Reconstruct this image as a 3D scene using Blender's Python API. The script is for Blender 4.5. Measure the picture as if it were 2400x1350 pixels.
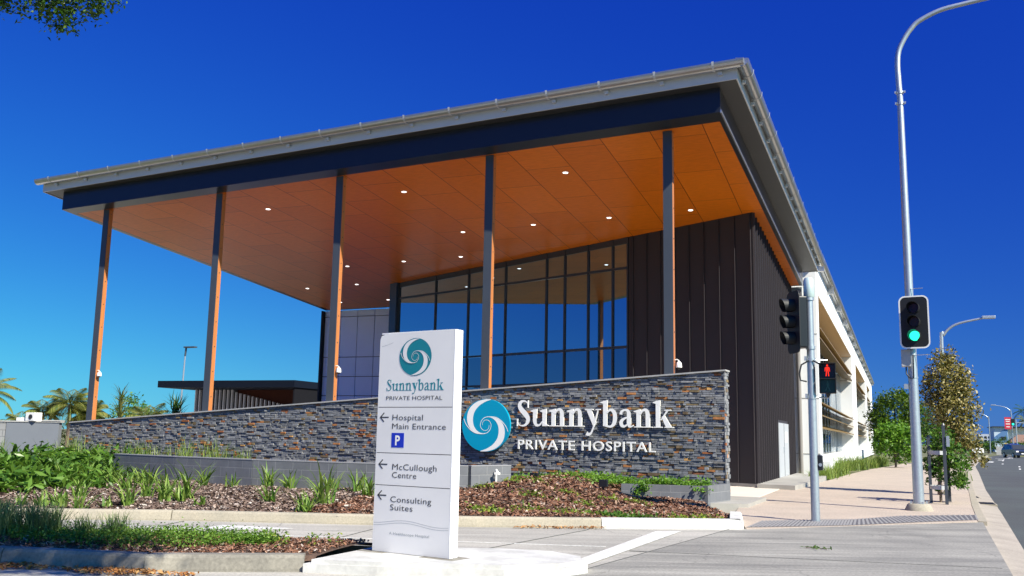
import bpy, bmesh, math, random
import numpy as np
from mathutils import Vector, Matrix
from mathutils.geometry import tessellate_polygon

for o in list(bpy.data.objects):
    bpy.data.objects.remove(o)
S = bpy.context.scene
COL = S.collection
R = math.radians
rng = np.random.default_rng(7)
random.seed(7)

# ------------------------------------------------------------------ camera
cam_d = bpy.data.cameras.new("camera")
cam = bpy.data.objects.new("camera", cam_d)
COL.objects.link(cam)
cam_d.sensor_width = 36.0
cam_d.lens = 33.35
cam_d.clip_end = 5000
yaw, pitch, roll = 0.38529, 0.155106, 0.018678      # heading left of +Y, tilt up, roll
cam.matrix_world = (Matrix.Translation((0, 0, 1.40)) @ Matrix.Rotation(yaw, 4, 'Z') @
                    Matrix.Rotation(math.pi / 2 + pitch, 4, 'X') @ Matrix.Rotation(roll, 4, 'Z'))
S.camera = cam

# ------------------------------------------------------------------ world, sun, exposure
SUN_AZ, SUN_EL = R(115), R(42)                       # azimuth from +Y towards +X
W = bpy.data.worlds.new("World")
S.world = W
W.use_nodes = True
nt = W.node_tree
nt.nodes.clear()
sky = nt.nodes.new("ShaderNodeTexSky")
sky.sky_type = 'NISHITA'
sky.sun_disc = False
sky.sun_elevation = SUN_EL
sky.sun_rotation = SUN_AZ
sky.air_density = 1.0
sky.dust_density = 0.1
sky.ozone_density = 2.0
EXPO = 0.86
tosun = Vector((math.sin(SUN_AZ) * math.cos(SUN_EL), math.cos(SUN_AZ) * math.cos(SUN_EL), math.sin(SUN_EL)))
# clear winter sky seen through a polarising filter: deepest blue at a right angle to the sun
def wmath(op, a, b):
    n = nt.nodes.new("ShaderNodeMath"); n.operation = op
    for s_, v in ((n.inputs[0], a), (n.inputs[1], b)):
        if isinstance(v, (int, float)): s_.default_value = v
        else: nt.links.new(v, s_)
    return n.outputs[0]
wtc = nt.nodes.new("ShaderNodeTexCoord")
dt = nt.nodes.new("ShaderNodeVectorMath"); dt.operation = 'DOT_PRODUCT'
nt.links.new(wtc.outputs['Generated'], dt.inputs[0]); dt.inputs[1].default_value = tosun
sin2 = wmath('SUBTRACT', 1.0, wmath('MULTIPLY', dt.outputs['Value'], dt.outputs['Value']))
sep = nt.nodes.new("ShaderNodeSeparateColor"); com = nt.nodes.new("ShaderNodeCombineColor")
nt.links.new(sky.outputs[0], sep.inputs[0])
for i, (A, p_, k_) in enumerate(((0.218, 1.324, -0.794), (1.633, 1.004, -1.885), (1.372, 0.275, -0.804))):
    v = wmath('POWER', wmath('MULTIPLY', sep.outputs[i], 0.1), p_)
    v = wmath('MULTIPLY', wmath('MULTIPLY', v, 10 * A / 2 ** EXPO), wmath('POWER', math.exp(k_), sin2))
    nt.links.new(v, com.inputs[i])
bg = nt.nodes.new("ShaderNodeBackground")
bg.inputs['Strength'].default_value = 0.10
wo = nt.nodes.new("ShaderNodeOutputWorld")
nt.links.new(com.outputs[0], bg.inputs['Color'])
nt.links.new(bg.outputs[0], wo.inputs['Surface'])
sd = bpy.data.lights.new("sun", 'SUN')
sd.energy = 5.0
sd.angle = R(0.5)
sd.color = (1.0, 0.945, 0.80)
sun = bpy.data.objects.new("sun", sd)
COL.objects.link(sun)
sun.rotation_euler = tosun.to_track_quat('Z', 'Y').to_euler()
sun.location = tosun * 60
S.view_settings.view_transform = 'Standard'
S.view_settings.look = 'None'
S.view_settings.gamma = 1.0
S.view_settings.exposure = EXPO
S.view_settings.use_curve_mapping = False
S.render.engine = 'CYCLES'
S.cycles.max_bounces = 8
S.cycles.transparent_max_bounces = 12
S.cycles.use_denoising = True

# ------------------------------------------------------------------ object helpers
ORG = {}


def tag(o, label=None, cat=None, group=None, kind=None):
    if label: o['label'] = label
    if cat: o['category'] = cat
    if group: o['group'] = group
    if kind: o['kind'] = kind
    return o


def thing(name, loc, label, cat, group=None):
    o = bpy.data.objects.new(name, None)
    o.empty_display_size = 0.2
    COL.objects.link(o)
    o.location = loc
    ORG[o.name] = Vector(loc)
    return tag(o, label, cat, group)


def link_mesh(name, me, mat, parent, smooth=False):
    o = bpy.data.objects.new(name, me)
    COL.objects.link(o)
    if mat: me.materials.append(mat)
    if parent:
        o.parent = parent
        ORG[o.name] = ORG[parent.name]
    else:
        ORG[o.name] = Vector((0, 0, 0))
    if smooth:
        me.polygons.foreach_set('use_smooth', [True] * len(me.polygons))
    return o


def npobj(name, V, F, mat, parent=None, smooth=False):
    """one mesh from numpy arrays, world coordinates"""
    V = np.asarray(V, np.float32).reshape(-1, 3)
    if parent: V = V - np.array(ORG[parent.name], np.float32)
    F = np.asarray(F, np.int32)
    n, k = F.shape
    me = bpy.data.meshes.new(name)
    me.vertices.add(len(V)); me.vertices.foreach_set('co', V.ravel())
    me.loops.add(n * k); me.loops.foreach_set('vertex_index', F.ravel())
    me.polygons.add(n)
    me.polygons.foreach_set('loop_start', np.arange(0, n * k, k, dtype=np.int32))
    me.polygons.foreach_set('loop_total', np.full(n, k, np.int32))
    me.update(calc_edges=True)
    return link_mesh(name, me, mat, parent, smooth)


class MB:
    def __init__(s):
        s.v = []; s.f = []; s.M = Matrix()

    def add(s, vs, fs):
        b = len(s.v)
        s.v += [s.M @ Vector(p) for p in vs]
        s.f += [tuple(b + i for i in f) for f in fs]
        return s

    def box(s, x0, x1, y0, y1, z0, z1, c=0.0):
        if c <= 0:
            vs = [(x0, y0, z0), (x1, y0, z0), (x1, y1, z0), (x0, y1, z0), (x0, y0, z1), (x1, y0, z1), (x1, y1, z1), (x0, y1, z1)]
            return s.add(vs, [(3, 2, 1, 0), (4, 5, 6, 7), (0, 1, 5, 4), (1, 2, 6, 5), (2, 3, 7, 6), (3, 0, 4, 7)])
        bm = bmesh.new()
        m = Matrix.Translation(((x0 + x1) / 2, (y0 + y1) / 2, (z0 + z1) / 2)) @ Matrix.Diagonal((x1 - x0, y1 - y0, z1 - z0, 1))
        bmesh.ops.create_cube(bm, size=1, matrix=m)
        bmesh.ops.bevel(bm, geom=bm.edges[:], offset=c, segments=2, affect='EDGES', profile=0.6)
        bm.verts.index_update()
        s.add([v.co for v in bm.verts], [tuple(v.index for v in f.verts) for f in bm.faces])
        bm.free()
        return s

    def obox(s, a, b, w, z0, z1, side=0.0):
        """box along plan segment a-b, width w; side shifts it sideways; z may be a pair (at a, at b)"""
        a = Vector((a[0], a[1])); b = Vector((b[0], b[1]))
        d = (b - a).normalized(); n = Vector((-d.y, d.x))
        za0, zb0 = z0 if isinstance(z0, tuple) else (z0, z0)
        za1, zb1 = z1 if isinstance(z1, tuple) else (z1, z1)
        p = [a + n * (side - w / 2), b + n * (side - w / 2), b + n * (side + w / 2), a + n * (side + w / 2)]
        zl = [za0, zb0, zb0, za0]; zh = [za1, zb1, zb1, za1]
        vs = [(q.x, q.y, z) for q, z in zip(p, zl)] + [(q.x, q.y, z) for q, z in zip(p, zh)]
        return s.add(vs, [(3, 2, 1, 0), (4, 5, 6, 7), (0, 1, 5, 4), (1, 2, 6, 5), (2, 3, 7, 6), (3, 0, 4, 7)])

    def prism(s, poly, z0, z1):
        """plan polygon (ccw) between two heights; z may be callables of (x,y)"""
        f0 = z0 if callable(z0) else (lambda x, y: z0)
        f1 = z1 if callable(z1) else (lambda x, y: z1)
        n = len(poly)
        area = sum(poly[i][0] * poly[(i + 1) % n][1] - poly[(i + 1) % n][0] * poly[i][1] for i in range(n))
        if area < 0: poly = poly[::-1]
        tris = tessellate_polygon([[Vector((p[0], p[1], 0)) for p in poly]])
        vs = [(p[0], p[1], f0(*p[:2])) for p in poly] + [(p[0], p[1], f1(*p[:2])) for p in poly]
        fs = []
        for t in tris:
            a, b, c = t
            q = (poly[b][0] - poly[a][0]) * (poly[c][1] - poly[a][1]) - (poly[c][0] - poly[a][0]) * (poly[b][1] - poly[a][1])
            if q < 0: b, c = c, b
            fs.append((c, b, a)); fs.append((a + n, b + n, c + n))
        for i in range(n):
            j = (i + 1) % n
            fs.append((i, j, j + n, i + n))
        return s.add(vs, fs)

    def tube(s, path, r, n=12, cap=True):
        path = [Vector(p) for p in path]
        rs = list(r) + [r[-1]] * len(path) if isinstance(r, (list, tuple)) else [r] * len(path)
        vs, fs = [], []
        up = None
        for i, p in enumerate(path):
            t = (path[min(i + 1, len(path) - 1)] - path[max(i - 1, 0)]).normalized()
            if up is None:
                up = Vector((0, 0, 1)) if abs(t.z) < 0.9 else Vector((1, 0, 0))
            a = (up - t * up.dot(t)).normalized(); b = t.cross(a); up = a
            for k in range(n):
                w = 2 * math.pi * k / n
                vs.append(p + (a * math.cos(w) + b * math.sin(w)) * rs[i])
        for i in range(len(path) - 1):
            for k in range(n):
                k2 = (k + 1) % n
                fs.append((i * n + k, i * n + k2, (i + 1) * n + k2, (i + 1) * n + k))
        if cap:
            fs.append(tuple(range(n - 1, -1, -1)))
            fs.append(tuple((len(path) - 1) * n + k for k in range(n)))
        return s.add(vs, fs)

    def sphere(s, c, r, n=10, sz=1.0):
        bm = bmesh.new()
        bmesh.ops.create_icosphere(bm, subdivisions=2, radius=r)
        bm.verts.index_update()
        s.add([(v.co.x + c[0], v.co.y + c[1], v.co.z * sz + c[2]) for v in bm.verts], [tuple(v.index for v in f.verts) for f in bm.faces])
        bm.free()
        return s

    def build(s, name, mat, parent=None, smooth=False):
        me = bpy.data.meshes.new(name)
        o0 = ORG[parent.name] if parent else Vector((0, 0, 0))
        me.from_pydata([v - o0 for v in s.v], [], s.f)
        me.update()
        o = link_mesh(name, me, mat, parent, False)
        if smooth:
            bm = bmesh.new(); bm.from_mesh(me)
            for f in bm.faces: f.smooth = True
            for e in bm.edges:
                if len(e.link_faces) == 2 and e.calc_face_angle(0) > 0.7: e.smooth = False
            bm.to_mesh(me); bm.free()
        return o


def copy_tree(o, parent=None):
    c = o.copy(); COL.objects.link(c)
    ORG[c.name] = ORG[o.name]
    if parent: c.parent = parent
    for ch in list(o.children): copy_tree(ch, c)
    return c


# ------------------------------------------------------------------ materials
def nodes(name):
    m = bpy.data.materials.new(name); m.use_nodes = True
    t = m.node_tree; b = t.nodes['Principled BSDF']
    return m, t, b


def ramp(t, stops, interp='LINEAR'):
    r = t.nodes.new('ShaderNodeValToRGB'); r.color_ramp.interpolation = interp
    e = r.color_ramp.elements
    while len(e) < len(stops): e.new(0.5)
    for k, (p, c) in zip(e, stops):
        k.position = p; k.color = (c[0], c[1], c[2], 1)
    return r


def noise(t, scale, detail=5, coord='Object', rough=0.55, stretch=None):
    tc = t.nodes.new('ShaderNodeTexCoord')
    n = t.nodes.new('ShaderNodeTexNoise')
    n.inputs['Scale'].default_value = scale; n.inputs['Detail'].default_value = detail
    n.inputs['Roughness'].default_value = rough
    src = tc.outputs[coord]
    if stretch:
        mp = t.nodes.new('ShaderNodeMapping'); mp.inputs['Scale'].default_value = stretch
        t.links.new(src, mp.inputs['Vector']); src = mp.outputs[0]
    t.links.new(src, n.inputs['Vector'])
    return n


def mixc(t, fac, a, b, mode='MIX'):
    m = t.nodes.new('ShaderNodeMix'); m.data_type = 'RGBA'; m.blend_type = mode
    for sock, v in ((m.inputs[0], fac), (m.inputs[6], a), (m.inputs[7], b)):
        if hasattr(v, 'is_linked') or isinstance(v, bpy.types.NodeSocket): t.links.new(v, sock)
        elif isinstance(v, (int, float)): sock.default_value = v
        else: sock.default_value = (v[0], v[1], v[2], 1)
    return m.outputs[2]


def pm(name, col, rough=0.6, metal=0.0, spec=0.5, var=0.0, vscale=3.0, vcol=None, bump=0.0, bscale=40.0, fine=0.0, fscale=120.0, stretch=None, coat=0.0):
    m, t, b = nodes(name)
    b.inputs['Roughness'].default_value = rough; b.inputs['Metallic'].default_value = metal
    b.inputs['Specular IOR Level'].default_value = spec
    b.inputs['Coat Weight'].default_value = coat
    b.inputs['Coat Roughness'].default_value = 0.08
    b.inputs['Base Color'].default_value = (*col, 1)
    out = None
    if var > 0:
        n = noise(t, vscale, 6, stretch=stretch)
        c2 = vcol or tuple(c * 0.55 for c in col)
        r = ramp(t, [(0.35, col), (0.7, tuple(col[i] * (1 - var) + c2[i] * var for i in range(3)))])
        t.links.new(n.outputs['Fac'], r.inputs[0]); out = r.outputs[0]
    if fine > 0:
        n = noise(t, fscale, 3)
        r = ramp(t, [(0.3, (1 - fine,) * 3), (0.7, (1 + fine * .5,) * 3)])
        t.links.new(n.outputs['Fac'], r.inputs[0])
        out = mixc(t, 1.0, out if out else col, r.outputs[0], 'MULTIPLY')
    if out: t.links.new(out, b.inputs['Base Color'])
    if bump > 0:
        n = noise(t, bscale, 4)
        bp = t.nodes.new('ShaderNodeBump'); bp.inputs['Strength'].default_value = bump; bp.inputs['Distance'].default_value = 0.02
        t.links.new(n.outputs['Fac'], bp.inputs['Height']); t.links.new(bp.outputs[0], b.inputs['Normal'])
    return m


def emis(name, col, strength):
    m, t, b = nodes(name)
    b.inputs['Base Color'].default_value = (*[c * .3 for c in col], 1)
    b.inputs['Emission Color'].default_value = (*col, 1)
    b.inputs['Emission Strength'].default_value = strength
    return m


def island_mat(name, stops, rough=0.7, transl=0.0, interp='LINEAR', spec=0.3, fine=0.0, fscale=30):
    """colour chosen per loose piece (leaf, chip, stone)"""
    m, t, b = nodes(name)
    g = t.nodes.new('ShaderNodeNewGeometry')
    r = ramp(t, stops, interp)
    t.links.new(g.outputs['Random Per Island'], r.inputs[0])
    c = r.outputs[0]
    if fine > 0:
        n = noise(t, fscale, 4)
        q = ramp(t, [(0.3, (1 - fine,) * 3), (0.7, (1 + fine,) * 3)])
        t.links.new(n.outputs['Fac'], q.inputs[0]); c = mixc(t, 1.0, c, q.outputs[0], 'MULTIPLY')
    t.links.new(c, b.inputs['Base Color'])
    b.inputs['Roughness'].default_value = rough; b.inputs['Specular IOR Level'].default_value = spec
    if transl > 0:
        tr = t.nodes.new('ShaderNodeBsdfTranslucent'); t.links.new(mixc(t, 1.0, c, (1.5, 1.5, .8), 'MULTIPLY'), tr.inputs['Color'])
        mx = t.nodes.new('ShaderNodeMixShader'); mx.inputs[0].default_value = transl
        t.links.new(b.outputs[0], mx.inputs[1]); t.links.new(tr.outputs[0], mx.inputs[2])
        t.links.new(mx.outputs[0], t.nodes['Material Output'].inputs['Surface'])
    return m


M = {}

def paving(name, col, dark, ang, streak=0.6, patch=0.5, stain=0.35, crack=0.5, speck=0.22, sscale=30, cscale=0.32):
    """poured ground: broad patches, tyre streaks along one direction, oil stains, hair cracks and aggregate"""
    m, t, b = nodes(name)
    tc = t.nodes.new('ShaderNodeTexCoord')
    rot = t.nodes.new('ShaderNodeMapping'); rot.inputs['Rotation'].default_value = (0, 0, -ang)
    t.links.new(tc.outputs['Object'], rot.inputs['Vector'])

    def nz(scale, detail=5, st=None, off=0.0):
        mp = t.nodes.new('ShaderNodeMapping'); mp.inputs['Scale'].default_value = st or (1, 1, 1); mp.inputs['Location'].default_value = (off, off * .7, 0)
        t.links.new(rot.outputs[0], mp.inputs['Vector'])
        n = t.nodes.new('ShaderNodeTexNoise'); n.inputs['Scale'].default_value = scale; n.inputs['Detail'].default_value = detail; n.inputs['Roughness'].default_value = .6
        t.links.new(mp.outputs[0], n.inputs['Vector']); return n.outputs['Fac']
    def rmp(v, lo, hi, c0, c1):
        r = ramp(t, [(lo, (c0,) * 3), (hi, (c1,) * 3)]); t.links.new(v, r.inputs[0]); return r.outputs[0]
    c = mixc(t, rmp(nz(.45, 6), .38, .66, 0.0, patch), col, dark)
    c = mixc(t, rmp(nz(1.0, 7, (.16, 1.7, 1), 3), .46, .68, 0.0, streak), c, dark)
    c = mixc(t, rmp(nz(2.1, 4, (.10, 3.2, 1), 9), .55, .7, 0.0, streak * .7), c, tuple(min(1, q * 1.22) for q in col))
    c = mixc(t, rmp(nz(.8, 8, None, 17), .63, .72, 0.0, stain), c, tuple(q * .6 for q in dark))
    v = t.nodes.new('ShaderNodeTexVoronoi'); v.feature = 'DISTANCE_TO_EDGE'; v.inputs['Scale'].default_value = cscale
    wob = t.nodes.new('ShaderNodeVectorMath'); wob.operation = 'ADD'
    wn = t.nodes.new('ShaderNodeTexNoise'); wn.inputs['Scale'].default_value = 2.5; wn.inputs['Detail'].default_value = 6
    sc_ = t.nodes.new('ShaderNodeVectorMath'); sc_.operation = 'SCALE'; sc_.inputs['Scale'].default_value = .35
    t.links.new(rot.outputs[0], wn.inputs['Vector']); t.links.new(wn.outputs['Color'], sc_.inputs[0]); t.links.new(rot.outputs[0], wob.inputs[0]); t.links.new(sc_.outputs[0], wob.inputs[1])
    t.links.new(wob.outputs[0], v.inputs['Vector'])
    cr = ramp(t, [(0.0, (crack,) * 3), (0.0035, (0, 0, 0))]); t.links.new(v.outputs['Distance'], cr.inputs[0])
    c = mixc(t, cr.outputs[0], c, (0.05, 0.05, 0.05))
    f = nz(sscale, 4); c = mixc(t, 1.0, c, rmp(f, .3, .7, 1 - speck, 1 + speck * .7), 'MULTIPLY')
    t.links.new(c, b.inputs['Base Color']); b.inputs['Roughness'].default_value = 0.85; b.inputs['Specular IOR Level'].default_value = 0.3
    bp = t.nodes.new('ShaderNodeBump'); bp.inputs['Strength'].default_value = 0.15; bp.inputs['Distance'].default_value = 0.01
    t.links.new(f, bp.inputs['Height']); t.links.new(bp.outputs[0], b.inputs['Normal'])
    return m


M['concrete_light'] = paving('pale_concrete', (0.43, 0.405, 0.36), (0.25, 0.24, 0.215), R(23), .75, .6, .3, .55)
M['concrete_grey'] = paving('worn_concrete', (0.335, 0.32, 0.285), (0.165, 0.16, 0.148), R(22), .9, .7, .4, .35, .28)
M['asphalt'] = paving('asphalt', (0.066, 0.068, 0.068), (0.040, 0.048, 0.045), R(86), .6, .8, .2, .3, .4, 50)
M['footpath'] = paving('exposed_aggregate', (0.465, 0.425, 0.355), (0.33, 0.30, 0.25), R(60), .25, .5, .25, .25, .5, 26)
M['slab'] = pm('path_slab', (0.38, 0.36, 0.325), 0.85, var=0.6, vscale=1.5, vcol=(.25, .24, .22), fine=0.15)
M['dirt'] = pm('dry_grass_ground', (0.16, 0.15, 0.07), 0.95, var=0.8, vscale=0.2, vcol=(0.09, 0.12, 0.04), fine=0.3, fscale=8)
M['mark'] = pm('road_paint', (0.70, 0.69, 0.66), 0.7, var=0.6, vscale=7, vcol=(0.38, 0.37, 0.35), fine=0.2, fscale=30)
M['mulch_bed'] = pm('mulch_soil', (0.13, 0.075, 0.05), 0.95, var=0.8, vscale=6, vcol=(0.06, 0.04, 0.03), fine=0.5, fscale=30, bump=0.6, bscale=35)
M['chip'] = island_mat('mulch_chips', [(0, (0.07, 0.032, 0.02)), (0.35, (0.17, 0.075, 0.042)), (0.7, (0.27, 0.135, 0.085)), (0.92, (0.38, 0.25, 0.18)), (1, (0.5, 0.42, 0.36))], 0.9)
M['chip_grey'] = island_mat('mulch_chips_weathered', [(0, (0.06, 0.04, 0.03)), (0.35, (0.15, 0.098, 0.075)), (0.7, (0.26, 0.185, 0.15)), (0.92, (0.40, 0.32, 0.27)), (1, (0.5, 0.45, 0.4))], 0.9)
M['dry_leaf'] = island_mat('fallen_leaves', [(0, (0.2, 0.07, 0.02)), (0.5, (0.38, 0.17, 0.05)), (1, (0.52, 0.3, 0.12))], 0.8)
M['joint'] = pm('dark_joint', (0.10, 0.10, 0.095), .9)
M['kerb'] = pm('kerb_concrete', (0.40, 0.35, 0.265), 0.85, var=0.7, vscale=2.2, vcol=(0.27, 0.25, 0.2), fine=0.18, fscale=40)
M['kerb_worn'] = pm('weathered_kerb', (0.30, 0.275, 0.225), 0.9, var=0.9, vscale=1.6, vcol=(0.15, 0.14, 0.12), fine=0.25, fscale=30)
M['kerb_white'] = pm('white_kerb_paint', (0.66, 0.65, 0.62), 0.7, var=0.6, vscale=6, vcol=(0.35, 0.34, 0.32), fine=0.06)
M['asphalt'] = pm('asphalt', (0.058, 0.06, 0.063), 0.85, var=0.7, vscale=0.3, vcol=(0.085, 0.105, 0.098), fine=0.3, fscale=60, bump=0.25, bscale=120)
M['footpath'] = pm('exposed_aggregate', (0.50, 0.41, 0.33), 0.85, var=0.6, vscale=1.0, vcol=(0.38, 0.32, 0.26), fine=0.4, fscale=32, bump=0.15, bscale=80)
M['white_metal'] = pm('white_panel', (0.74, 0.75, 0.77), 0.35, spec=0.4, var=0.06, vscale=1.5)
M['white_wall'] = pm('white_wall', (0.80, 0.80, 0.80), 0.6, var=0.08, vscale=0.7)
M['zinc'] = pm('galvanised_steel', (0.56, 0.60, 0.62), 0.42, metal=0.75, var=0.5, vscale=14, vcol=(0.42, 0.46, 0.48), fine=0.12, fscale=60)
M['gutter'] = pm('gutter_zinc', (0.46, 0.47, 0.48), 0.3, metal=0.8, var=0.2, vscale=5)
M['strap'] = pm('gutter_strap', (0.55, 0.56, 0.56), 0.4, metal=.2)
M['fascia'] = pm('pale_fascia', (0.56, 0.58, 0.60), 0.4, spec=0.5, var=0.1, vscale=1)
M['beam'] = pm('charcoal_navy_steel', (0.016, 0.020, 0.028), 0.28, spec=0.5, var=0.2, vscale=0.8)
M['eave'] = pm('charcoal_eave_lining', (0.045, 0.045, 0.048), 0.45, spec=0.5, var=0.15, vscale=2)
M['steel_dark'] = pm('dark_steel', (0.052, 0.062, 0.078), 0.4, spec=0.5, var=0.15, vscale=2)
M['cladding'] = pm('black_standing_seam', (0.038, 0.033, 0.037), 0.5, spec=0.25, var=0.15, vscale=1.2)
M['timber'] = pm('orange_timber', (0.50, 0.185, 0.06), 0.5, var=0.5, vscale=2.5, vcol=(0.34, 0.12, 0.04), stretch=(6, 6, 0.4))
M['frame'] = pm('dark_window_frame', (0.03, 0.035, 0.045), 0.35, spec=0.5)
M['black'] = pm('black_plastic', (0.012, 0.013, 0.016), 0.35, spec=0.5)
M['black_matte'] = pm('black_matte', (0.008, 0.009, 0.011), 0.6)
M['teal'] = pm('teal_enamel', (0.0, 0.30, 0.48), 0.35, spec=0.4)
M['teal_print'] = pm('teal_print', (0.005, 0.21, 0.26), 0.45)
M['ink'] = pm('dark_grey_print', (0.03, 0.03, 0.033), 0.5)
M['ink_pale'] = pm('faded_print', (0.30, 0.33, 0.34), 0.5)
M['white_paint'] = pm('white_enamel', (0.90, 0.88, 0.83), 0.4)
M['blue_sign'] = pm('blue_sign', (0.005, 0.03, 0.48), 0.4)
M['pylon_face'] = pm('pylon_silver_white', (0.82, 0.80, 0.77), 0.32, spec=0.5, var=0.22, vscale=1.6, vcol=(.58, .57, .55))
M['pylon_side'] = pm('pylon_white_edge', (0.82, 0.82, 0.82), 0.45)
M['block_dark'] = None
M['coping'] = pm('coping_stone', (0.42, 0.41, 0.39), 0.7, var=0.4, vscale=4)
M['door_grey'] = pm('grey_door', (0.42, 0.44, 0.46), 0.45)
M['bark'] = pm('bark', (0.16, 0.12, 0.09), 0.9, var=0.6, vscale=9, bump=0.5, bscale=25, stretch=(4, 4, .6))
M['green_lamp'] = emis('green_signal', (0.02, 1.0, 0.52), 1.2)
M['red_lamp'] = emis('red_signal', (1.0, 0.03, 0.01), 0.75)
M['lamp_white'] = emis('downlight_glow', (1.0, 0.97, 0.92), 2.6)
M['lamp_inside'] = emis('interior_lamp', (1.0, 0.95, 0.85), 7.0)
M['red_lens'] = pm('dark_red_lens', (0.035, 0.004, 0.006), 0.2)
M['amber_lens'] = pm('dark_amber_lens', (0.05, 0.015, 0.003), 0.2)
M['green_lens'] = pm('dark_green_lens', (0.004, 0.04, 0.032), 0.25)
M['banner'] = pm('red_banner', (0.62, 0.03, 0.06), 0.6)


def block_mat(name, col, mortar, bw=0.4, bh=0.2, ms=0.01, rough=0.75, var=0.12):
    """blockwork: courses from height, joints along the wall's run"""
    m, t, b = nodes(name)
    tc = t.nodes.new('ShaderNodeTexCoord'); sx = t.nodes.new('ShaderNodeSeparateXYZ'); cx = t.nodes.new('ShaderNodeCombineXYZ')
    t.links.new(tc.outputs['UV'], sx.inputs[0])
    t.links.new(sx.outputs[0], cx.inputs[0]); t.links.new(sx.outputs[1], cx.inputs[1])
    br = t.nodes.new('ShaderNodeTexBrick')
    br.inputs['Scale'].default_value = 1; br.inputs['Brick Width'].default_value = bw; br.inputs['Row Height'].default_value = bh
    br.inputs['Mortar Size'].default_value = ms; br.inputs['Mortar Smooth'].default_value = 0.1; br.inputs['Bias'].default_value = -0.2
    br.inputs['Color1'].default_value = (*col, 1); br.inputs['Color2'].default_value = (*[c * (1 - var) for c in col], 1); br.inputs['Mortar'].default_value = (*mortar, 1)
    t.links.new(cx.outputs[0], br.inputs['Vector'])
    n = noise(t, 3.5, 5)
    r = ramp(t, [(0.3, (0.86,) * 3), (0.7, (1.1,) * 3)]); t.links.new(n.outputs['Fac'], r.inputs[0])
    t.links.new(mixc(t, 1.0, br.outputs['Color'], r.outputs[0], 'MULTIPLY'), b.inputs['Base Color'])
    b.inputs['Roughness'].default_value = rough
    bp = t.nodes.new('ShaderNodeBump'); bp.inputs['Strength'].default_value = 0.5; bp.inputs['Distance'].default_value = 0.01; bp.invert = True
    t.links.new(br.outputs['Fac'], bp.inputs['Height']); t.links.new(bp.outputs[0], b.inputs['Normal'])
    return m


M['block_dark'] = block_mat('grey_painted_block', (0.15, 0.155, 0.168), (0.24, 0.24, 0.245), 0.42, 0.2, 0.006, .75, .08)
M['block_pale'] = block_mat('pale_block', (0.30, 0.30, 0.30), (0.19, 0.19, 0.19), 0.9, 0.2, 0.012)


def soffit_mat():
    m, t, b = nodes('orange_plywood_soffit')
    tc = t.nodes.new('ShaderNodeTexCoord')
    mp = t.nodes.new('ShaderNodeMapping')
    mp.inputs['Rotation'].default_value = (0, 0, R(90 - 1.5)); mp.inputs['Location'].default_value = (0.9, 0.3, 0)
    t.links.new(tc.outputs['Object'], mp.inputs['Vector'])
    br = t.nodes.new('ShaderNodeTexBrick')
    br.inputs['Scale'].default_value = 1; br.inputs['Brick Width'].default_value = 2.7; br.inputs['Row Height'].default_value = 1.31
    br.inputs['Mortar Size'].default_value = 0.009; br.inputs['Mortar Smooth'].default_value = 0.0
    br.inputs['Color1'].default_value = (0.66, 0.165, 0.006, 1); br.inputs['Color2'].default_value = (0.58, 0.137, 0.004, 1); br.inputs['Mortar'].default_value = (0.06, 0.010, 0.002, 1)
    t.links.new(mp.outputs[0], br.inputs['Vector'])
    n = noise(t, 3, 6, stretch=(1.5, 6, 1))
    r = ramp(t, [(0.3, (0.86,) * 3), (0.7, (1.08,) * 3)]); t.links.new(n.outputs['Fac'], r.inputs[0])
    t.links.new(mixc(t, 1.0, br.outputs['Color'], r.outputs[0], 'MULTIPLY'), b.inputs['Base Color'])
    b.inputs['Roughness'].default_value = 0.36; b.inputs['Specular IOR Level'].default_value = 0.22
    return m


M['soffit'] = soffit_mat()


def glass_mat(name, tint, refl=0.42, dark=(0.02, 0.03, 0.05)):
    m, t, b = nodes(name)
    b.inputs['Base Color'].default_value = (*dark, 1); b.inputs['Roughness'].default_value = 0.02
    gl = t.nodes.new('ShaderNodeBsdfGlossy'); gl.inputs['Color'].default_value = (*tint, 1); gl.inputs['Roughness'].default_value = 0.015
    tr = t.nodes.new('ShaderNodeBsdfTransparent'); tr.inputs['Color'].default_value = (0.30, 0.36, 0.42, 1)
    fr = t.nodes.new('ShaderNodeFresnel'); fr.inputs['IOR'].default_value = 1.9
    ad = t.nodes.new('ShaderNodeMath'); ad.operation = 'ADD'; ad.use_clamp = True; ad.inputs[1].default_value = refl
    t.links.new(fr.outputs[0], ad.inputs[0])
    mx = t.nodes.new('ShaderNodeMixShader')
    t.links.new(ad.outputs[0], mx.inputs[0]); t.links.new(tr.outputs[0], mx.inputs[1]); t.links.new(gl.outputs[0], mx.inputs[2])
    t.links.new(mx.outputs[0], t.nodes['Material Output'].inputs['Surface'])
    return m


M['glass'] = glass_mat('tinted_curtain_glass', (0.36, 0.45, 0.53), 0.36)
M['glass_low'] = glass_mat('dark_reflection_glass', (0.24, 0.28, 0.34), 0.3)  # lower panes tinted darker, standing in for the dark reflections there

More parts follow.
